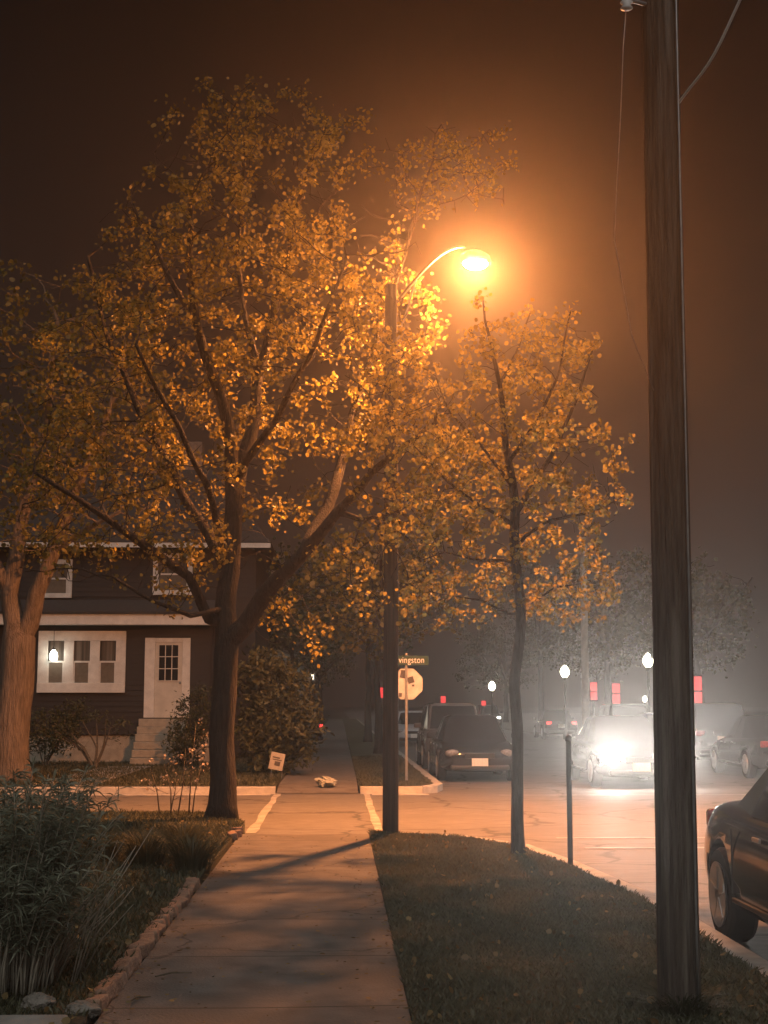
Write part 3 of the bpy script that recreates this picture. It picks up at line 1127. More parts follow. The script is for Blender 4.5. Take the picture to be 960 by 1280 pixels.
# added lantern shape, stands in for a lamp's reflection in the left pane
lx = at(67, 819, HY - 0.3)
lt = thing('reflection_lantern', 'added lit lantern shape imitating a lamp reflection in the left porch window', 'lantern', (lx.x, lx.y, lx.z - 0.2))
MB().lathe((0, 0, 0.05), [(0.05, 0), (0.1, 0.03), (0.115, 0.12), (0.09, 0.22), (0.03, 0.3)], 14).build('glint_shell', 'reflection_glow', lt, smooth=True)
MB().lathe((0, 0, 0.35), [(0.06, 0), (0.04, 0.04), (0.012, 0.07)], 12).build('cap', 'black_metal', lt, smooth=True)
MB().tube([(0, 0, 0.41), (0, 0, zf0 - 0.02 - lx.z + 0.2)], 0.008, 6).build('chain', 'black_metal', lt)


# ---- neighbouring houses further along
def far_house(label, X0, X1, Y0, Y1, wall_h, ridge, wins, mat='siding_pale', lit=()):
    r = thing('house', label, 'house', ((X0 + X1) / 2, (Y0 + Y1) / 2, 0.0))
    MB().bx(X0, X1, Y0, Y1, -0.1, wall_h).build('wall', mat, r, world=True)
    mb = MB()
    xm = (X0 + X1) / 2
    e = 0.4
    mb.add([(X0 - e, Y0 - e, wall_h - 0.12), (xm, Y0 - e, ridge), (X1 + e, Y0 - e, wall_h - 0.12), (X0 - e, Y1 + e, wall_h - 0.12), (xm, Y1 + e, ridge), (X1 + e, Y1 + e, wall_h - 0.12)],
           [(0, 1, 4, 3), (1, 2, 5, 4), (0, 3, 5, 2), (0, 2, 1), (3, 4, 5)])
    mb.build('roof', 'shingle', r, world=True)
    for i, (xa, xb, za, zb_) in enumerate(wins):
        f = MB()
        for (a, b, c, d) in ((xa - .1, xb + .1, zb_, zb_ + .1), (xa - .1, xb + .1, za - .1, za), (xa - .1, xa, za, zb_), (xb, xb + .1, za, zb_)):
            f.bx(a + .001, b - .001, Y0 - 0.05, Y0 - 0.003, c + .001, d - .001)
        fo = f.build('window', 'trim', r, world=True)
        p = MB().bx(xa, xb, Y0 - 0.03, Y0 - 0.004, za, zb_).build('pane', 'lit_window' if i in lit else 'glass', r, world=True)
        p.parent = fo
    return r


far_house('pale gabled house beyond the dark house, mostly behind trees', -13.0, -5.0, 56.0, 66.0, 5.6, 8.8,
          [(at(304, 825, 56).x, at(309, 825, 56).x, 3.0, 3.75), (at(320, 845, 56).x, at(326, 845, 56).x, 2.5, 2.9), (at(341, 868, 56).x, at(345, 868, 56).x, 1.8, 2.25), (-12, -11, 1.4, 2.8)], lit=(0, 1, 2))
far_house('distant pale house with one lit strip of window, far down the left side', -11.0, -2.5, 92.0, 102.0, 5.4, 8.4,
          [(at(389, 846, 92).x, at(392, 846, 92).x, 3.2, 3.5), (-4.2, -3.0, 1.2, 2.6), (-9, -8, 1.2, 2.6)], lit=(0,))


# ================================================================== CARS
def eval_mesh(o):
    dg = bpy.context.evaluated_depsgraph_get()
    me = bpy.data.meshes.new_from_object(o.evaluated_get(dg))
    old = o.data
    o.modifiers.clear()
    o.data = me
    if old.users == 0:
        bpy.data.meshes.remove(old)


def make_car(label, loc, rz, paint, kind='sedan', hr=1.0, head='lamp_clear', tail='lamp_red', group=None, cat='car'):
    """front faces -Y, origin on the road under its middle"""
    r = thing('car', label, cat, loc, rz, group)
    Hh = {'sedan': 1.0, 'suv': 1.2}[kind]
    st = [(-2.28, .38, .60, .60, .56), (-2.22, .27, .68, .78, .70), (-1.95, .21, .75, .87, .79), (-1.5, .2, .83, .895, .83), (-1.0, .2, .90, .90, .85),
          (0, .19, .93, .905, .865), (1.1, .2, .95, .90, .86), (1.75, .21, .97, .885, .82), (2.15, .27, .94, .82, .75), (2.27, .4, .80, .7, .66)]
    if kind == 'suv':
        st = [(a, b * 1.25, c * 1.16, d, e) for a, b, c, d, e in st]
    mb = MB()
    vs = []
    for (y, zb_, zt, ws, wb) in st:
        half = [(ws * .6, zb_), (ws * .93, zb_ + .03), (ws, zb_ + .16), (ws, (zb_ + zt) / 2 + .06), (wb, zt - .05), (wb * .86, zt), (wb * .4, zt + .025)]
        ring = [(-x, y, z) for x, z in half] + [(x, y, z) for x, z in reversed(half)]
        vs += ring
    m = 14
    fs = []
    for i in range(len(st) - 1):
        for k in range(m):
            k2 = (k + 1) % m
            fs.append((i * m + k, i * m + k2, (i + 1) * m + k2, (i + 1) * m + k))
    fs.append(tuple(range(m)))
    fs.append(tuple((len(st) - 1) * m + k for k in range(m)))
    mb.add(vs, fs)
    body = mb.build('body', paint, None, smooth=True)
    s = body.modifiers.new('s', 'SUBSURF')
    s.levels = s.render_levels = 2
    wr = 0.33 if kind == 'sedan' else 0.36
    cut = MB()
    for y in (-1.42, 1.38):
        for sx in (-1, 1):
            cut.lathe((sx * 0.82, y, wr), [(wr + .06, -0.2), (wr + .06, 0.2)], 24, 'X')
    co = cut.build('cutter', 'plastic')
    bo = body.modifiers.new('b', 'BOOLEAN')
    bo.operation = 'DIFFERENCE'
    bo.object = co
    bo.solver = 'EXACT'
    eval_mesh(body)
    cm = co.data
    bpy.data.objects.remove(co)
    bpy.data.meshes.remove(cm)
    body.parent = r
    belt = (.93 if kind == 'sedan' else 1.08)
    top = 1.45 if kind == 'sedan' else 1.74
    yb = [(-1.08, -.28, .78, 1.72), (-1.05, -.35, 1.85, 2.12)][kind == 'suv']
    ws0, ws1, rr0, rr1 = yb[0], yb[1], yb[2], yb[3]
    w0, w1 = .81, .60 if kind == 'sedan' else .66
    cb = MB()
    base = [(-w0 * .9, ws0), (-w0, ws0 + .5), (-w0, rr0 + .1), (-w0 * .88, rr1), (w0 * .88, rr1), (w0, rr0 + .1), (w0, ws0 + .5), (w0 * .9, ws0)]
    roof = [(-w1 * .92, ws1), (-w1, ws1 + .2), (-w1, rr0 - .15), (-w1 * .92, rr0), (w1 * .92, rr0), (w1, rr0 - .15), (w1, ws1 + .2), (w1 * .92, ws1)]
    V = [(x, y, belt - .06) for x, y in base] + [(x, y, top - .05) for x, y in roof] + [(x * .8, y * .9 + .03, top) for x, y in roof]
    fs = [(i, (i + 1) % 8, 8 + (i + 1) % 8, 8 + i) for i in range(8)] + [(8 + i, 8 + (i + 1) % 8, 16 + (i + 1) % 8, 16 + i) for i in range(8)]
    fs += [tuple(range(16, 24)), tuple(range(7, -1, -1))]
    cb.add(V, fs)
    cb.build('cabin', paint, r, bevel=0.03, smooth=False)

    def panel(name, pts, off, inset, mat):
        pts = [Vector(p) for p in pts]
        c = sum(pts, Vector()) / 4
        nn = (pts[1] - pts[0]).cross(pts[3] - pts[0]).normalized()
        if nn.dot(c - Vector((0, 0.3, belt + .1))) < 0:
            nn = -nn
        q = []
        for i, p in enumerate(pts):
            a = (pts[(i + 1) % 4] - p).normalized()
            b = (pts[i - 1] - p).normalized()
            q.append(p + (a + b) * inset)
        MB().add([p + nn * off for p in q] + [p - nn * 0.004 for p in q], [(0, 1, 2, 3), (7, 6, 5, 4)] + [(i, (i + 1) % 4, 4 + (i + 1) % 4, 4 + i) for i in range(4)]).build(name, mat, r)
    def Vt(i):
        return Vector(V[i])
    panel('windshield', [Vt(0), Vt(7), Vt(15), Vt(8)], .008, .055, 'car_glass')
    panel('rear_window', [Vt(3), Vt(4), Vt(12), Vt(11)], .008, .07, 'car_glass')
    for a, b in ((1, 2), (6, 5)):
        p0, p1, t0, t1 = Vt(a), Vt(b), Vt(8 + a), Vt(8 + b)
        ml = p0.lerp(p1, .52)
        mt = t0.lerp(t1, .52)
        panel('side_window', [p0.lerp(ml, 0.0), ml, mt, t0], .008, .05, 'car_glass')
        panel('side_window', [ml, p1, t1, mt], .008, .05, 'car_glass')
    k = 1.16 if kind == 'suv' else 1.0
    for sx in (-1, 1):
        MB().lathe((sx * .60, -2.2, .63 * k), [(.02 * hr, -.06 * hr), (.10 * hr, -.045 * hr), (.12 * hr, .0), (.12 * hr, .06)], 16, 'Y', 1.35 if hr == 1 else 1.05, .75 if hr == 1 else .95).build('headlight', head, r, smooth=True)
        MB().box((sx * .63, 2.19, .80 * k), (.26, .1, .15)).build('taillight', tail, r, bevel=.03)
        mr = MB().box((sx * .98, -.72, belt + .06), (.2, .1, .13)).build('mirror', paint, r, bevel=.03)
        for yy in (-.98, .08, 1.0):
            MB().box((sx * .8945, yy, .60 * k), (.012, .007, .44 * k)).build('door_seam', 'plastic', r)
        MB().box((sx * .893, .02, .34 * k), (.03, 1.95, .035)).build('side_trim', 'plastic', r, bevel=.008)
        MB().box((sx * .905, .35, .80 * k), (.02, .16, .03)).build('door_handle', 'rim', r, bevel=.006)
        MB().box((sx * .905, -.6, .80 * k), (.02, .16, .03)).build('door_handle', 'rim', r, bevel=.006)
        for y in (-1.42, 1.38):
            w = MB().lathe((sx * .79, y, wr), [(wr - .1, -.1), (wr - .02, -.1), (wr, -.07), (wr, .07), (wr - .02, .1), (wr - .1, .1)], 28, 'X').build('wheel', 'rubber', r, smooth=False)
            rm = MB()
            rm.lathe((sx * .895, y, wr), [(wr - .1, -.012), (wr - .11, .008), (wr - .15, .0)], 24, 'X')
            for q in range(5):
                t = q * 2 * math.pi / 5 + .3
                rm.box((sx * .9, y + math.cos(t) * .1, wr + math.sin(t) * .1), (.022, .2, .055), rx=t)
            rm.build('rim', 'rim', r).parent = w
    MB().box((0, -2.255, .58 * k), (.66, .06, .12)).build('grille', 'plastic', r, bevel=.015)
    MB().box((0, -2.285, .44 * k), (.36, .012, .17)).build('number_plate', 'plate', r, bevel=.004)
    MB().box((0, 2.262, .66 * k), (.36, .012, .17)).build('number_plate', 'plate', r, bevel=.004)
    MB().box((0, -2.2, .32 * k), (1.3, .16, .12)).build('bumper', 'plastic', r, bevel=.04)
    MB().box((0, 2.2, .38 * k), (1.3, .16, .12)).build('bumper', 'plastic', r, bevel=.04)
    return r


make_car('dark car parked at the near kerb beside the utility pole', (3.62, 9.15, RZ), 0, 'car_black', 'sedan')
mov = make_car('dark car driving toward us with blazing white headlights', (6.1, 31.6, RZ), 0, 'car_black', 'sedan', hr=1.5, head='headlamp')
make_car('black parked car facing us across the side street, front plate showing', (3.08, 34.2, RZ), 0, 'car_black', 'sedan')
make_car('parked grey car second in line behind the black one across the street', (3.1, 40.2, RZ), 0, 'car_grey', 'suv')
make_car('car in a driveway, red rear lamp showing beside the far sidewalk', (-2.85, 52, 0.02), R(-90), 'car_blue', 'sedan', tail='tail_on')
make_car('dark sedan parked opposite, first at the right kerb past the side street', (10.3, 35.0, RZ), R(180), 'car_black', 'sedan')
make_car('black suv parked opposite, second at the right kerb', (10.35, 41.2, RZ), R(180), 'car_black', 'suv')
make_car('blue car parked opposite, third at the right kerb', (10.35, 47.2, RZ), R(180), 'car_blue', 'sedan')
make_car('dark suv parked farther along the right kerb behind the blue car', (10.35, 53.5, RZ), R(180), 'car_grey', 'suv')
make_car('dark suv parked at the right kerb on this side of the side street', (10.4, 13.0, RZ), R(180), 'car_black', 'suv')
make_car('distant oncoming car with both small headlights lit', (at(610, 889, 115).x, 115, RZ), 0, 'car_grey', 'suv', head='far_headlamp')
make_car('distant car driving away with red tail lamps lit', (at(694, 905, 75).x, 75, RZ), R(180), 'car_black', 'sedan', tail='tail_on')
make_car('far parked car on the left kerb well past the parked grey car', (3.1, 62, RZ), 0, 'car_silver', 'sedan')

# headlight beams of the moving car (its own lamps)
for sx in (-1, 1):
    ld = bpy.data.lights.new('headlight_beam', 'SPOT')
    ld.energy = 1250
    ld.color = (1.0, 0.93, 0.86)
    ld.spot_size = R(31)
    ld.spot_blend = 0.9
    ld.shadow_soft_size = 0.06
    lo_ = bpy.data.objects.new('headlight_beam', ld)
    COL.objects.link(lo_)
    lo_.parent = mov
    lo_.location = (sx * .60, -2.33, .63)
    lo_.rotation_euler = (R(99), 0, R(180) - R(12))


# ================================================================== GLOBE LAMPS AND SIGNALS
def globe_lamp(px, py, Y, label, h=None):
    c = at(px, py, Y)
    r = thing('globe_lamp', label, 'street lamp', (c.x, Y, RZ + 0.12), 0, 'globe lamps along the street')
    z = c.z
    MB().lathe((0, 0, 0), [(.14, -.1), (.14, .15), (.09, .3), (.055, .5), (.045, z - .4), (.08, z - .32), (.1, z - .28)], 12).build('post', 'black_metal', r, smooth=True)
    MB().lathe((0, 0, z), [(.08, -.27), (.2, -.12), (.23, .02), (.17, .18), (.07, .29), (.02, .33)], 16).build('globe', 'globe', r, smooth=True)
    return r


globe_lamp(810, 826, 62, 'white globe lamp highest up, above the oncoming headlights')
globe_lamp(706, 840, 72, 'white globe lamp left of the pair of red signals')
globe_lamp(615, 858, 95, 'white globe lamp farther off, above the parked black car')
globe_lamp(806, 874, 150, 'tiny distant globe lamp just below the highest one')


def signal(px, py, Y, w, h, label, two=True):
    c = at(px, py, Y)
    r = thing('traffic_signal', label, 'traffic signal', (c.x, Y, RZ + 0.0), 0, 'red lit signals')
    z = c.z - RZ
    MB().tube([(0, 0.12, -.05), (0, 0.12, z + h * .3)], .05, 10).build('post', 'black_metal', r, smooth=True)
    MB().box((0, 0.03, z), (w + .06, .16, h + .08)).build('housing', 'black_metal', r, bevel=.02)
    if two:
        MB().box((0, -.06, z + h * .255), (w, .03, h * .46)).build('lens', 'red_signal', r, bevel=.012)
        MB().box((0, -.06, z - h * .255), (w, .03, h * .46)).build('lens', 'red_signal', r, bevel=.012)
    else:
        MB().box((0, -.06, z), (w, .03, h)).build('lens', 'red_signal', r, bevel=.012)
    return r


signal(742, 864, 60, .27, .74, 'red lit signal in two halves, just left of a taller one')
signal(770, 867, 58, .30, .82, 'tall red lit signal above the oncoming headlight')
signal(872, 864, 45, .24, .94, 'dim red signal on a post right of the utility pole')
signal(476, 866, 70, .2, .5, 'small red signal half hidden by the street lamp pole', False)
signal(554, 877, 120, .4, .9, 'tiny distant red signal right of the stop sign', False)
signal(604.5, 879, 100, .3, .34, 'small round-looking red signal under the left globe lamp', False)

# the distant wooden pole by the signals
pc = at(735, 880, 59.2)
fp = thing('utility_pole', 'distant wooden pole rising beside the left red signal', 'utility pole', (pc.x - 0.1, 59.2, RZ))
MB().tube([(0, 0, -.1), (0.02, 0, 8.6)], [.17, .13], 12).build('pole', 'foundation', fp, smooth=True)
MB().box((0, -.12, 7.9), (1.6, .09, .1)).build('crossarm', 'pole_wood', fp)

# ================================================================== TREES
T1 = Vector((at(276, 1000, 19.9).x, 19.9, 0.02))


def gp(pts, Y0):
    return [at(px, py, Y0 + dy) for px, py, dy in pts]


trunk = [T1 + Vector((0, 0, -0.1)), T1 + Vector((0.0, 0, 0.5)), T1 + Vector((0.02, 0, 1.2)), at(280, 850, 19.9), at(283, 800, 19.9)]
guides = [
    (trunk, .175, .165),
    (gp([(283, 800, 0), (283, 740, .05), (288, 690, .1), (294, 630, .2)], 19.9), .15, .125),
    (gp([(294, 630, .2), (290, 560, .3), (270, 480, .1), (245, 400, -.2), (235, 320, -.3), (240, 240, -.3)], 19.9), .115, .03),
    (gp([(294, 630, .2), (310, 550, .5), (325, 470, .8), (345, 380, 1.0), (370, 270, 1.0), (395, 180, 1.1)], 19.9), .115, .03),
    (gp([(295, 800, 0), (330, 745, -.3), (380, 690, -1.0), (420, 640, -1.7), (470, 590, -2.5), (540, 530, -3.0)], 19.9), .135, .03),
    (gp([(380, 690, -1.0), (420, 610, -.2), (440, 520, .9), (470, 430, 1.3), (500, 330, 1.2), (530, 230, 1.2)], 19.9), .09, .025),
    (gp([(268, 790, 0), (235, 720, -.3), (195, 690, -.6), (150, 660, -.9), (95, 620, -1.3), (40, 590, -1.6)], 19.9), .085, .025),
    (gp([(284, 720, 0), (240, 640, .5), (200, 560, .9), (160, 480, 1.2), (130, 400, 1.4), (110, 320, 1.4)], 19.9), .085, .025),
    (gp([(284, 700, 0), (255, 600, -.8), (215, 520, -1.5), (170, 430, -2.0)], 19.9), .06, .02),
    (gp([(300, 590, .3), (350, 520, -.6), (395, 430, -1.2), (430, 330, -1.5)], 19.9), .06, .02),
    (gp([(245, 400, -.2), (200, 330, .1), (165, 250, .3)], 19.9), .045, .02),
    (gp([(325, 470, .8), (300, 370, 1.2), (300, 240, 1.5), (310, 150, 1.6)], 19.9), .05, .02),
    (gp([(420, 640, -1.7), (450, 650, -2.2), (500, 640, -2.8), (540, 660, -3.2)], 19.9), .04, .015),
    (gp([(283, 760, 0), (240, 770, -.6), (190, 750, -1.0), (140, 720, -1.2)], 19.9), .04, .015),
]
bl_ = [blob(300, 380, 20.2, 2.3, 2.6, 2.4, 10), blob(160, 500, 20.2, 1.7, 1.9, 2.0, 5), blob(440, 400, 20.1, 1.35, 2.0, 1.7, 5.5),
       blob(110, 640, 19.6, 1.3, .8, 1.3, 2.4), blob(500, 560, 17.0, .95, 1.15, .7, 3.4), blob(330, 190, 20.5, 1.8, 1.0, 1.6, 2.8), blob(470, 420, 17.6, .7, .8, .6, 1.4),
       blob(230, 690, 19.5, 1.0, .6, 1.2, 1.5), blob(370, 800, 19.4, .55, .28, .5, .5), blob(490, 710, 17.3, .9, .75, .7, 2.2), blob(545, 230, 21.0, .95, 1.0, .8, 1.8),
       blob(330, 620, 20, 1.2, .8, 1.5, 1.5), blob(600, 210, 23.2, .8, .9, .8, .9), blob(530, 560, 16.8, .75, .8, .7, 2.6), blob(490, 690, 16.9, .7, .7, .6, 1.8),
       blob(140, 705, 19.2, 1.4, .55, 1.0, 2.2)]
A1 = cloud(bl_, 5200)
# nothing grows into the lamp or its arm
A1 = A1[np.linalg.norm(A1 - np.array(LP), axis=1) > 1.25]
make_tree('maple_tree', 'big spreading tree with forked dark trunk beside the sidewalk, glowing leaves', T1, guides, A1, 'leaf', 'bark', .052, 20,
          clump_r=.02, spread=.085, step=.2, infl=1.5, kill=.31, iters=70, flare=.55, gap=(2.0, 0.06), wide=.95)

T2 = Vector((at(647, 1055, 15.4).x, 15.4, 0.01))
guides = [
    ([T2 + Vector((0, 0, -.1)), T2 + Vector((0, 0, .8)), at(646, 800, 15.4), at(645, 640, 15.4)], .066, .052),
    (gp([(645, 640, 0), (632, 560, 0), (622, 480, .05), (608, 400, .1), (606, 372, .1)], 15.4), .05, .012),
    (gp([(646, 640, 0), (672, 590, .1), (700, 550, .2), (730, 490, .3), (745, 420, .35)], 15.4), .036, .01),
    (gp([(634, 580, 0), (672, 520, -.2), (700, 460, -.3), (715, 390, -.4)], 15.4), .024, .009),
    (gp([(644, 655, 0), (600, 630, -.2), (560, 600, -.3), (520, 560, -.4)], 15.4), .022, .008),
    (gp([(640, 610, 0), (600, 560, .3), (565, 520, .5), (545, 470, .6)], 15.4), .022, .008),
    (gp([(645, 680, 0), (690, 650, .1), (740, 640, .2), (780, 620, .2)], 15.4), .02, .008),
    (gp([(645, 700, 0), (600, 700, .4), (560, 690, .7), (530, 700, .8)], 15.4), .018, .008),
    (gp([(622, 480, .05), (650, 430, .3), (665, 390, .5)], 15.4), .018, .008),
    (gp([(646, 765, 0), (690, 735, .1), (755, 725, .2)], 15.4), .014, .006),
    (gp([(646, 775, 0), (600, 750, .1), (540, 740, .2)], 15.4), .014, .006),
]
bl_ = [blob(665, 560, 15.4, 1.0, 1.1, 1.1, 8), blob(700, 450, 15.4, .52, .5, .6, 2.2), blob(560, 600, 15.5, .6, .8, .8, 3), blob(740, 610, 15.5, .45, .62, .6, 2.2), blob(620, 470, 15.4, .55, .65, .8, 2),
       blob(620, 700, 15.6, 1.0, .5, .8, 2.5), blob(520, 640, 15.5, .5, .9, .6, 2), blob(700, 735, 15.6, .75, .36, .7, 2.6), blob(570, 745, 15.7, .65, .42, .6, 2.4), blob(490, 480, 16.2, .45, .8, .5, 1.6), blob(730, 690, 15.5, .35, .35, .4, .8)]
A2 = cloud(bl_, 2700)
make_tree('young_tree', 'slim young tree on the verge with bright orange-lit leaf clusters', T2, guides, A2, 'leaf_young', 'bark', .044, 15,
          clump_r=.0125, spread=.05, step=.13, infl=.9, kill=.19, iters=70, flare=.35, gap=(3.2, -0.03), tip=.0035, wide=.95)

T3 = Vector((at(12, 970, 29.8).x, 29.8, 0.0))
guides = [
    ([T3 + Vector((0, 0, -.1)), T3 + Vector((.0, 0, .8)), at(16, 880, 29.8), at(24, 800, 29.8)], .40, .34),
    (gp([(20, 800, 0), (12, 740, 0), (22, 680, 0), (40, 600, -.2), (60, 500, -.5), (70, 400, -.8)], 29.8), .22, .05),
    (gp([(30, 800, 0), (48, 740, -.2), (66, 690, -.4), (95, 610, -.8), (130, 540, -1.2), (150, 460, -1.5)], 29.8), .2, .04),
    (gp([(14, 745, 0), (-30, 650, -.3), (-70, 560, -.6)], 29.8), .13, .04),
    (gp([(66, 690, -.4), (110, 660, -1.0), (150, 640, -1.6)], 29.8), .07, .03),
]
bl_ = [blob(40, 480, 29.3, 3.0, 2.6, 2.6, 6), blob(130, 560, 28.6, 1.7, 1.8, 1.8, 3), blob(-40, 620, 29.3, 2.2, 1.6, 2.2, 2.4), blob(60, 640, 28.6, 1.6, 1.0, 1.4, 2)]
A3 = cloud(bl_, 1700)
make_tree('shade_tree', 'old tree across the street with thick pale forked trunk', T3, guides, A3, 'leaf', 'bark_pale', .10, 10, clump_r=.03, spread=.15, step=.3, infl=2.2, kill=.42,
          iters=60, flare=.35, gap=(1.3, -.05), tip=.009)


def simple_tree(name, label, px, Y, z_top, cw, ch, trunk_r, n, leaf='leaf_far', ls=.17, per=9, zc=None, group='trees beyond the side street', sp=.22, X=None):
    b = Vector((at(px, 880, Y).x if X is None else X, Y, 0.0))
    zc = zc if zc is not None else z_top - ch
    lean = random.uniform(-.3, .3)
    guides = [([b + Vector((0, 0, -.1)), b + Vector((0.02, 0, 1.2)), b + Vector((lean * .3, 0, zc - ch * .7)), b + Vector((lean, .2, zc)), b + Vector((lean * 1.3, .1, zc + ch * .6))], trunk_r, trunk_r * .25)]
    for k in range(5):
        t = random.uniform(0, 6.28)
        z0 = zc - ch * random.uniform(.2, .7)
        guides.append(([b + Vector((lean * .4, 0, z0)), b + Vector((math.cos(t) * cw * .35, math.sin(t) * cw * .35, z0 + ch * .35)), b + Vector((math.cos(t) * cw * .7, math.sin(t) * cw * .7, z0 + ch * .8))], trunk_r * .45, trunk_r * .12))
    c = b + Vector((lean, 0, zc))
    bl = [((c.x, c.y, c.z), (cw * .8, cw * .8, ch * .85), 5)]
    for k in range(6):
        t = random.uniform(0, 6.28)
        bl.append(((c.x + math.cos(t) * cw * .55, c.y + math.sin(t) * cw * .55, c.z + random.uniform(-.4, .6) * ch), (cw * .45, cw * .45, ch * .4), 1.3))
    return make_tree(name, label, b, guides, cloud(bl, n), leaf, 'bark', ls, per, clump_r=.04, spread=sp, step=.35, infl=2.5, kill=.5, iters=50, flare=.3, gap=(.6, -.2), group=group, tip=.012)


simple_tree('street_tree', 'leafy tree on the far verge just right of the stop sign', 530, 36, 6.6, 2.5, 2.1, .12, 900, ls=.13, sp=.18, leaf='leaf', X=1.2)
simple_tree('street_tree', 'dim tree on the far verge behind the leafy one', 560, 47, 7.5, 2.6, 2.3, .15, 420, X=1.25)
simple_tree('street_tree', 'dark tree along the far sidewalk, third on the verge', 500, 62, 8.5, 3.0, 2.8, .17, 380, X=1.2)
simple_tree('garden_tree', 'dark tree behind the evergreen, between the two farther houses', 390, 60, 9.0, 3.2, 3.2, .2, 420, X=-3.6)
simple_tree('garden_tree', 'dark distant tree overhanging the end of the far sidewalk', 420, 85, 10.0, 4.0, 4.0, .22, 420, X=-2.6)
simple_tree('garden_tree', 'dark broad tree behind the dark house roof', 300, 70, 11.5, 4.2, 4.4, .25, 420, X=-9)
simple_tree('roadside_tree', 'dark tree across the main street behind the parked cars', 960, 58, 8.5, 3.6, 3.2, .2, 420, X=14.5)
simple_tree('roadside_tree', 'dark tree farther up the right side of the main street', 880, 80, 8.5, 3.6, 3.2, .2, 380, X=14.8)
simple_tree('roadside_tree', 'dim tree at the right kerb seen over the two red signals', 660, 92, 11.5, 3.6, 4.0, .22, 420, X=12.8)
simple_tree('roadside_tree', 'dim tree at the right kerb nearest the globe lamp pair', 740, 68, 9.5, 3.2, 3.4, .2, 420, X=12.6)
simple_tree('roadside_tree', 'distant dark tree closing the view up the main street', 700, 135, 10, 5.0, 4.0, .25, 420, X=15.5)
simple_tree('roadside_tree', 'distant dark tree at the far end of the left verge', 520, 120, 10, 4.5, 4.0, .25, 380, X=-1.6)


# ---- evergreen and other bushes
def bush(name, label, base, blobs, n, leaf, ls, per, sp, stem_n=7, wide=.4, cat='shrub', gap=None, r=.02):
    root = thing(name, label, cat, base)
    b = Vector(base)
    guides = []
    for k in range(stem_n):
        c, rad_, _ = random.choice(blobs)
        e = Vector((c[0] + random.uniform(-.5, .5) * rad_[0], c[1] + random.uniform(-.5, .5) * rad_[1], c[2] + random.uniform(0, .6) * rad_[2]))
        s0 = b + Vector((random.uniform(-.12, .12), random.uniform(-.1, .1), -.05))
        guides.append(([s0, s0.lerp(e, .4) + Vector((0, 0, .1)), e], r, r * .35))
    pos, par, kids, rad = grow_multi(guides, cloud(blobs, n, .3), .12, 1.2, .17)
    MB_ = skin_multi(pos, par, kids, rad)
    MB_.build('branches', 'twig', root, smooth=True, world=True)
    cs = [pos[i] for i in range(len(pos)) if rad[i] < r * .6 and not (gap and noise.noise(Vector(pos[i]) * gap[0]) < gap[1])]
    P, q = leaf_arrays(cs, ls, per, sp, wide=wide)
    raw_mesh('foliage', leaf, P, q, root, world=True)
    return root


def grow_multi(guides, A, step, infl, kill):
    g0 = guides[0]
    first = Vector(g0[0][0])
    gs = [g0] + [([first] + list(g[0])[1:], g[1], g[2]) for g in guides[1:]]
    return grow(gs, A, step, infl, kill, 40, .004)


def skin_multi(pos, par, kids, rad):
    return skin_tree(pos, par, kids, rad)


c0 = at(348, 890, 33.0)
bush('evergreen_bush', 'big rounded evergreen bush at the corner of the far lawn', (c0.x, 33, 0.0),
     [((c0.x, 33, 1.3), (.95, .9, 1.25), 6), ((c0.x - .3, 33, 2.2), (.7, .7, .6), 2), ((c0.x + .45, 32.8, 1.0), (.6, .6, .8), 2), ((c0.x - .5, 32.8, .9), (.5, .5, .8), 1.5)], 900, 'needle', .13, 12, .11, wide=.4)
c1 = at(125, 920, 36.5)
bush('spreading_shrub', 'low shrub with bare spreading branches before the porch foundation', (c1.x, 36.5, 0.0),
     [((c1.x, 36.5, .95), (.9, .5, .45), 5), ((c1.x - .9, 36.5, .9), (.7, .5, .4), 2)], 260, 'needle', .09, 5, .08, stem_n=9, r=.035, gap=(1.2, .02))
c2 = at(238, 905, 37.6)
bush('yew_shrub', 'dark yew shrub covering the right side of the house door', (c2.x, 37.6, 0.0),
     [((c2.x, 37.6, 1.0), (.55, .5, 1.0), 5), ((c2.x + .35, 37.6, 1.4), (.45, .4, .7), 2), ((c2.x - .25, 37.3, .6), (.4, .4, .55), 2)], 420, 'needle', .09, 12, .09)
c3 = at(60, 900, 37.8)
bush('foundation_shrub', 'dark shrub under the porch windows beside the thick pale trunk', (c3.x, 37.8, 0.0),
     [((c3.x, 37.8, .9), (1.0, .5, .7), 5), ((c3.x + .75, 37.8, 1.25), (.5, .4, .5), 2)], 380, 'needle', .09, 11, .09)
c4 = at(385, 920, 44)
bush('hedge_shrub', 'dark round shrub edging the far sidewalk past the evergreen', (c4.x - .3, 44, 0.0),
     [((c4.x - .3, 44, .8), (.55, 1.2, .8), 5)], 300, 'needle', .12, 9, .12)
c5 = at(560, 940, 31.0)


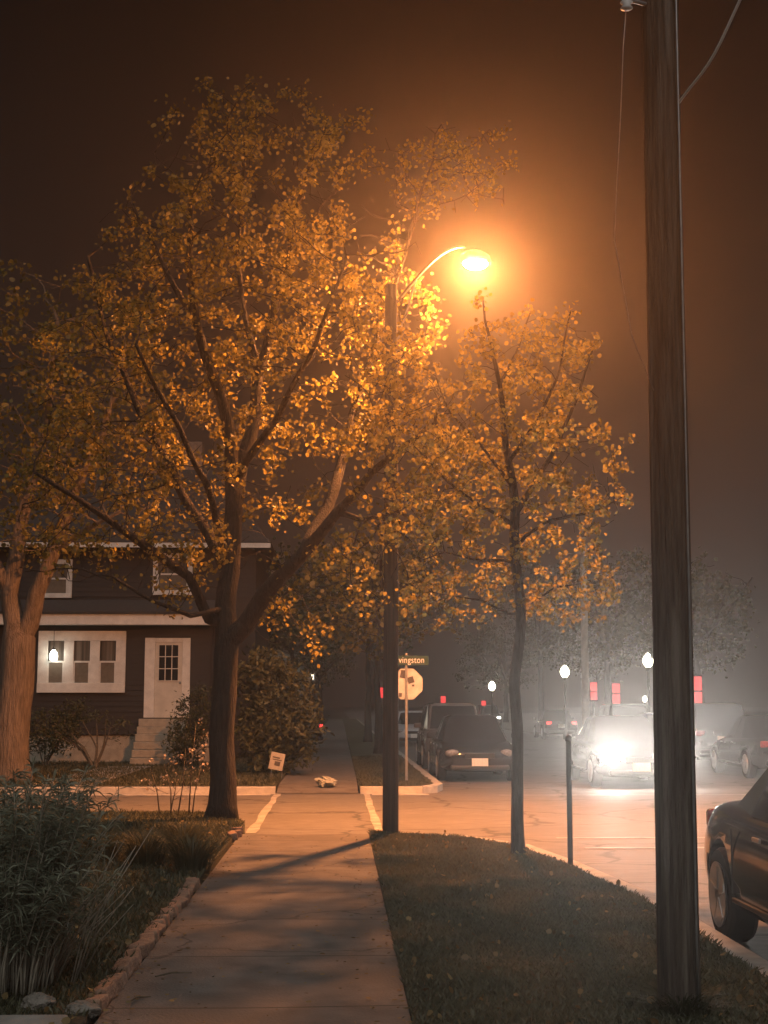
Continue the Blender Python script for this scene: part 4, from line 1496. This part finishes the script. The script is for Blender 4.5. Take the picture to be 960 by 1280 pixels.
# ---- foreground spiky shrub: arching stems with strap leaves
def stem_clump(name, label, base, nstem, h, spread_, leaf_l, leaf_w, per_stem, cat='shrub', bare=.25, mat='shrub_leaf', base_r=.22, stem_r=.006, lean=(0, 0)):
    root = thing(name, label, cat, base)
    b = Vector(base)
    mb = MB()
    Pv, Q = [], []
    for k in range(nstem):
        t = random.uniform(0, 6.28)
        s0 = b + Vector((math.cos(t), math.sin(t), 0)) * base_r * math.sqrt(random.random())
        hh = h * random.uniform(.5, 1.05)
        t2 = t + random.uniform(-.7, .7)
        out = spread_ * random.uniform(.15, 1.0)
        pts = []
        for j in range(9):
            f = j / 8
            pts.append(s0 + Vector((math.cos(t2) * out * f ** 1.6 + lean[0] * f, math.sin(t2) * out * f ** 1.6 + lean[1] * f, hh * (f - .12 * f * f))) +
                       Vector((noise.noise(s0 * 7 + Vector((0, 0, f * 3))), noise.noise(s0 * 9 + Vector((5, 0, f * 3))), 0)) * .035 * f)
        mb.tube(pts, [stem_r * (1 - .7 * j / 8) for j in range(9)], 5)
        for q in range(per_stem):
            f = bare + (1 - bare) * random.random() ** .8
            j = min(7, int(f * 8))
            p = pts[j].lerp(pts[j + 1], f * 8 - j)
            d = Vector((random.gauss(0, 1), random.gauss(0, 1), random.gauss(.5, .6))).normalized()
            side = d.cross(Vector((random.gauss(0, 1), random.gauss(0, 1), random.gauss(0, 1)))).normalized()
            l = leaf_l * random.uniform(.6, 1.25)
            w = leaf_w * random.uniform(.7, 1.2)
            bnd = Vector((0, 0, -.25 * l))
            i0 = len(Pv)
            Pv += [p - side * w * .3, p + side * w * .3, p + d * l * .5 + side * w, p + d * l + bnd, p + d * l * .5 - side * w, p + d * l + bnd * 1.02]
            Q += [(i0, i0 + 1, i0 + 2, i0 + 4), (i0 + 4, i0 + 2, i0 + 3, i0 + 5)]
    mb.build('stems', 'pale_twig', root, smooth=True, world=True)
    raw_mesh('foliage', mat, [tuple(v) for v in Pv], Q, root, world=True)
    return root


stem_clump('spiky_shrub', 'dense spiky grey-green shrub at the near corner of the lawn', (-1.76, 7.95, 0.03), 140, 1.3, .46, .09, .005, 84, base_r=.24, bare=.36)
stem_clump('spiky_shrub', 'smaller spiky shrub clump at the left edge behind the dense one', (-2.35, 8.9, 0.03), 70, 1.2, .4, .085, .0062, 64, base_r=.26, bare=.3)
# thin bare canes leaning out toward the sidewalk
root = thing('bare_canes', 'bare thin canes leaning from the spiky shrub toward the sidewalk', 'plant', (-1.5, 8.3, .03))
mb = MB()
for k in range(26):
    s0 = Vector((-1.55 + random.uniform(-.12, .12), 8.3 + random.uniform(-.2, .2), .03))
    ex = random.uniform(.1, .42)
    hh = random.uniform(.35, .85)
    mb.tube([s0, s0 + Vector((ex * .35, .05, hh * .5)), s0 + Vector((ex, random.uniform(-.1, .1), hh))], [.005, .004, .002], 5)
    mb.tube([s0 + Vector((ex * .35, .05, hh * .5)), s0 + Vector((ex * .2 + .05, .0, hh * .8))], [.003, .0015], 4)
mb.build('stems', 'pale_twig', root, smooth=True, world=True)


# ornamental grass by the sidewalk: arching strap blades
def grass_tuft(label, base, n, h, r, mat='blade'):
    root = thing('grass_tuft', label, 'plant', base)
    b = Vector(base)
    Pv, Q = [], []
    for k in range(n):
        t = random.uniform(0, 6.28)
        s0 = b + Vector((math.cos(t), math.sin(t), 0)) * r * .5 * random.random()
        d = Vector((math.cos(t), math.sin(t), 0))
        side = Vector((-math.sin(t), math.cos(t), 0)) * .006
        hh = h * random.uniform(.6, 1.1)
        oo = r * random.uniform(.3, 1.3)
        i0 = len(Pv)
        for j in range(5):
            f = j / 4
            p = s0 + d * oo * f ** 1.5 + Vector((0, 0, hh * (1.5 * f - .75 * f * f)))
            w = side * (1 - f * .85)
            Pv += [p - w, p + w]
        Q += [(i0 + 2 * j, i0 + 2 * j + 1, i0 + 2 * j + 3, i0 + 2 * j + 2) for j in range(4)]
    raw_mesh('blades', mat, [tuple(v) for v in Pv], Q, root, world=True)
    return root


grass_tuft('arching tuft of long grass hanging over the sidewalk edge', (-1.35, 13.6, .03), 420, .42, .34)
grass_tuft('long grass tuft on the lawn left of the overhanging one', (-1.85, 14.2, .03), 380, .42, .36)
grass_tuft('long grass tuft behind the others, nearer the big tree', (-1.65, 15.6, .03), 320, .38, .32)
grass_tuft('long grass tuft deepest in the lawn beside the shrub', (-2.35, 14.6, .03), 320, .40, .34)

grass_tuft('ragged long grass around the foot of the thick utility pole', (1.74, 7.5, .012), 260, .16, .26)
# young blossoming saplings behind the lawn edge
root = thing('sapling', 'thin leafless saplings with a few pale blossoms left of the big trunk', 'sapling', (at(222, 1000, 20.6).x, 20.6, .03))
mb = MB()
bp = []
for k, (px0, px1, py1) in enumerate([(200, 188, 960), (214, 205, 955), (222, 232, 935), (236, 245, 905), (240, 252, 955), (212, 222, 975)]):
    p0, p1 = at(px0, 1012, 20.6), at(px1, py1, 20.6)
    p0.z = 0.0
    md_ = p0.lerp(p1, .5) + Vector((random.uniform(-.05, .05), random.uniform(-.1, .1), 0))
    mb.tube([p0, md_, p1], [.011, .008, .003], 6)
    for q in range(5):
        f = random.uniform(.4, .95)
        s = p0.lerp(p1, f)
        e = s + Vector((random.uniform(-.16, .16), random.uniform(-.1, .1), random.uniform(.05, .2)))
        mb.tube([s, e], [.004, .002], 4)
        bp.append(tuple(e))
mb.build('stems', 'twig', root, smooth=True, world=True)
P, q = leaf_arrays(np.array(bp), .035, 4, .03, wide=.9)
raw_mesh('blossom', 'blossom', P, q, root, world=True)

# ================================================================== HAZE
hz_ = MB().bx(-260, 260, -12, 620, -1.3, 34).build('haze', 'bag')  # added even air volume; its scattering stands in for lens glare
struct(hz_, 'stuff')
m, nt, out = new_mat('glare_haze')
pv = N(nt, 'ShaderNodeVolumePrincipled')
pv.inputs['Color'].default_value = (0.97, 0.95, 0.93, 1)
pv.inputs['Density'].default_value = 0.002
pv.inputs['Anisotropy'].default_value = 0.87
nt.links.new(pv.outputs[0], out.inputs['Volume'])
hz_.data.materials.clear()
hz_.data.materials.append(m)

# ================================================================== SKY AND NIGHT LIGHT
w = bpy.data.worlds.new('World')
scene.world = w
w.use_nodes = True
nt = w.node_tree
for n_ in list(nt.nodes):
    nt.nodes.remove(n_)
L = nt.links.new
wo = N(nt, 'ShaderNodeOutputWorld')
sky = N(nt, 'ShaderNodeTexSky')
sky.sky_type = 'NISHITA'
sky.sun_disc = False
sky.sun_elevation = R(-4)
sky.sun_rotation = R(200)
b1 = N(nt, 'ShaderNodeBackground')
b1.inputs[1].default_value = 0.01
L(sky.outputs[0], b1.inputs[0])
# city glow: brownish, stronger low down
tc = N(nt, 'ShaderNodeTexCoord')
sx = N(nt, 'ShaderNodeSeparateXYZ')
L(tc.outputs['Generated'], sx.inputs[0])
rp = N(nt, 'ShaderNodeValToRGB')
rp.color_ramp.elements[0].position = 0.0
rp.color_ramp.elements[0].color = (0.014, 0.009, 0.007, 1)
rp.color_ramp.elements[1].position = 0.5
rp.color_ramp.elements[1].color = (0.0025, 0.0012, 0.0008, 1)
L(sx.outputs[2], rp.inputs[0])
b2 = N(nt, 'ShaderNodeBackground')
b2.inputs[1].default_value = 1.0
L(rp.outputs[0], b2.inputs[0])
ad = N(nt, 'ShaderNodeAddShader')
L(b1.outputs[0], ad.inputs[0])
L(b2.outputs[0], ad.inputs[1])
L(ad.outputs[0], wo.inputs[0])

sd = bpy.data.lights.new('foreground_fill_sun', 'SUN')  # added soft fill from above and behind, brightens the grey foreground
sd.energy = 0.5
sd.angle = R(70)
sd.color = (1.0, 0.97, 0.93)
so = bpy.data.objects.new('foreground_fill_sun', sd)
COL.objects.link(so)
so.rotation_euler = (R(38), R(12), R(-10))

# ================================================================== RENDER SETTINGS
vs_ = scene.view_settings
vs_.view_transform = 'Standard'
vs_.look = 'None'
vs_.exposure = 1.0
vs_.gamma = 1.0
scene.render.engine = 'CYCLES'
cy = scene.cycles
cy.use_denoising = True
try:
    cy.denoiser = 'OPENIMAGEDENOISE'
except Exception:
    pass
cy.max_bounces = 5
cy.diffuse_bounces = 2
cy.glossy_bounces = 2
cy.transmission_bounces = 3
cy.volume_bounces = 0
cy.sample_clamp_indirect = 4.0
cy.caustics_reflective = False
cy.caustics_refractive = False
cy.use_light_tree = True
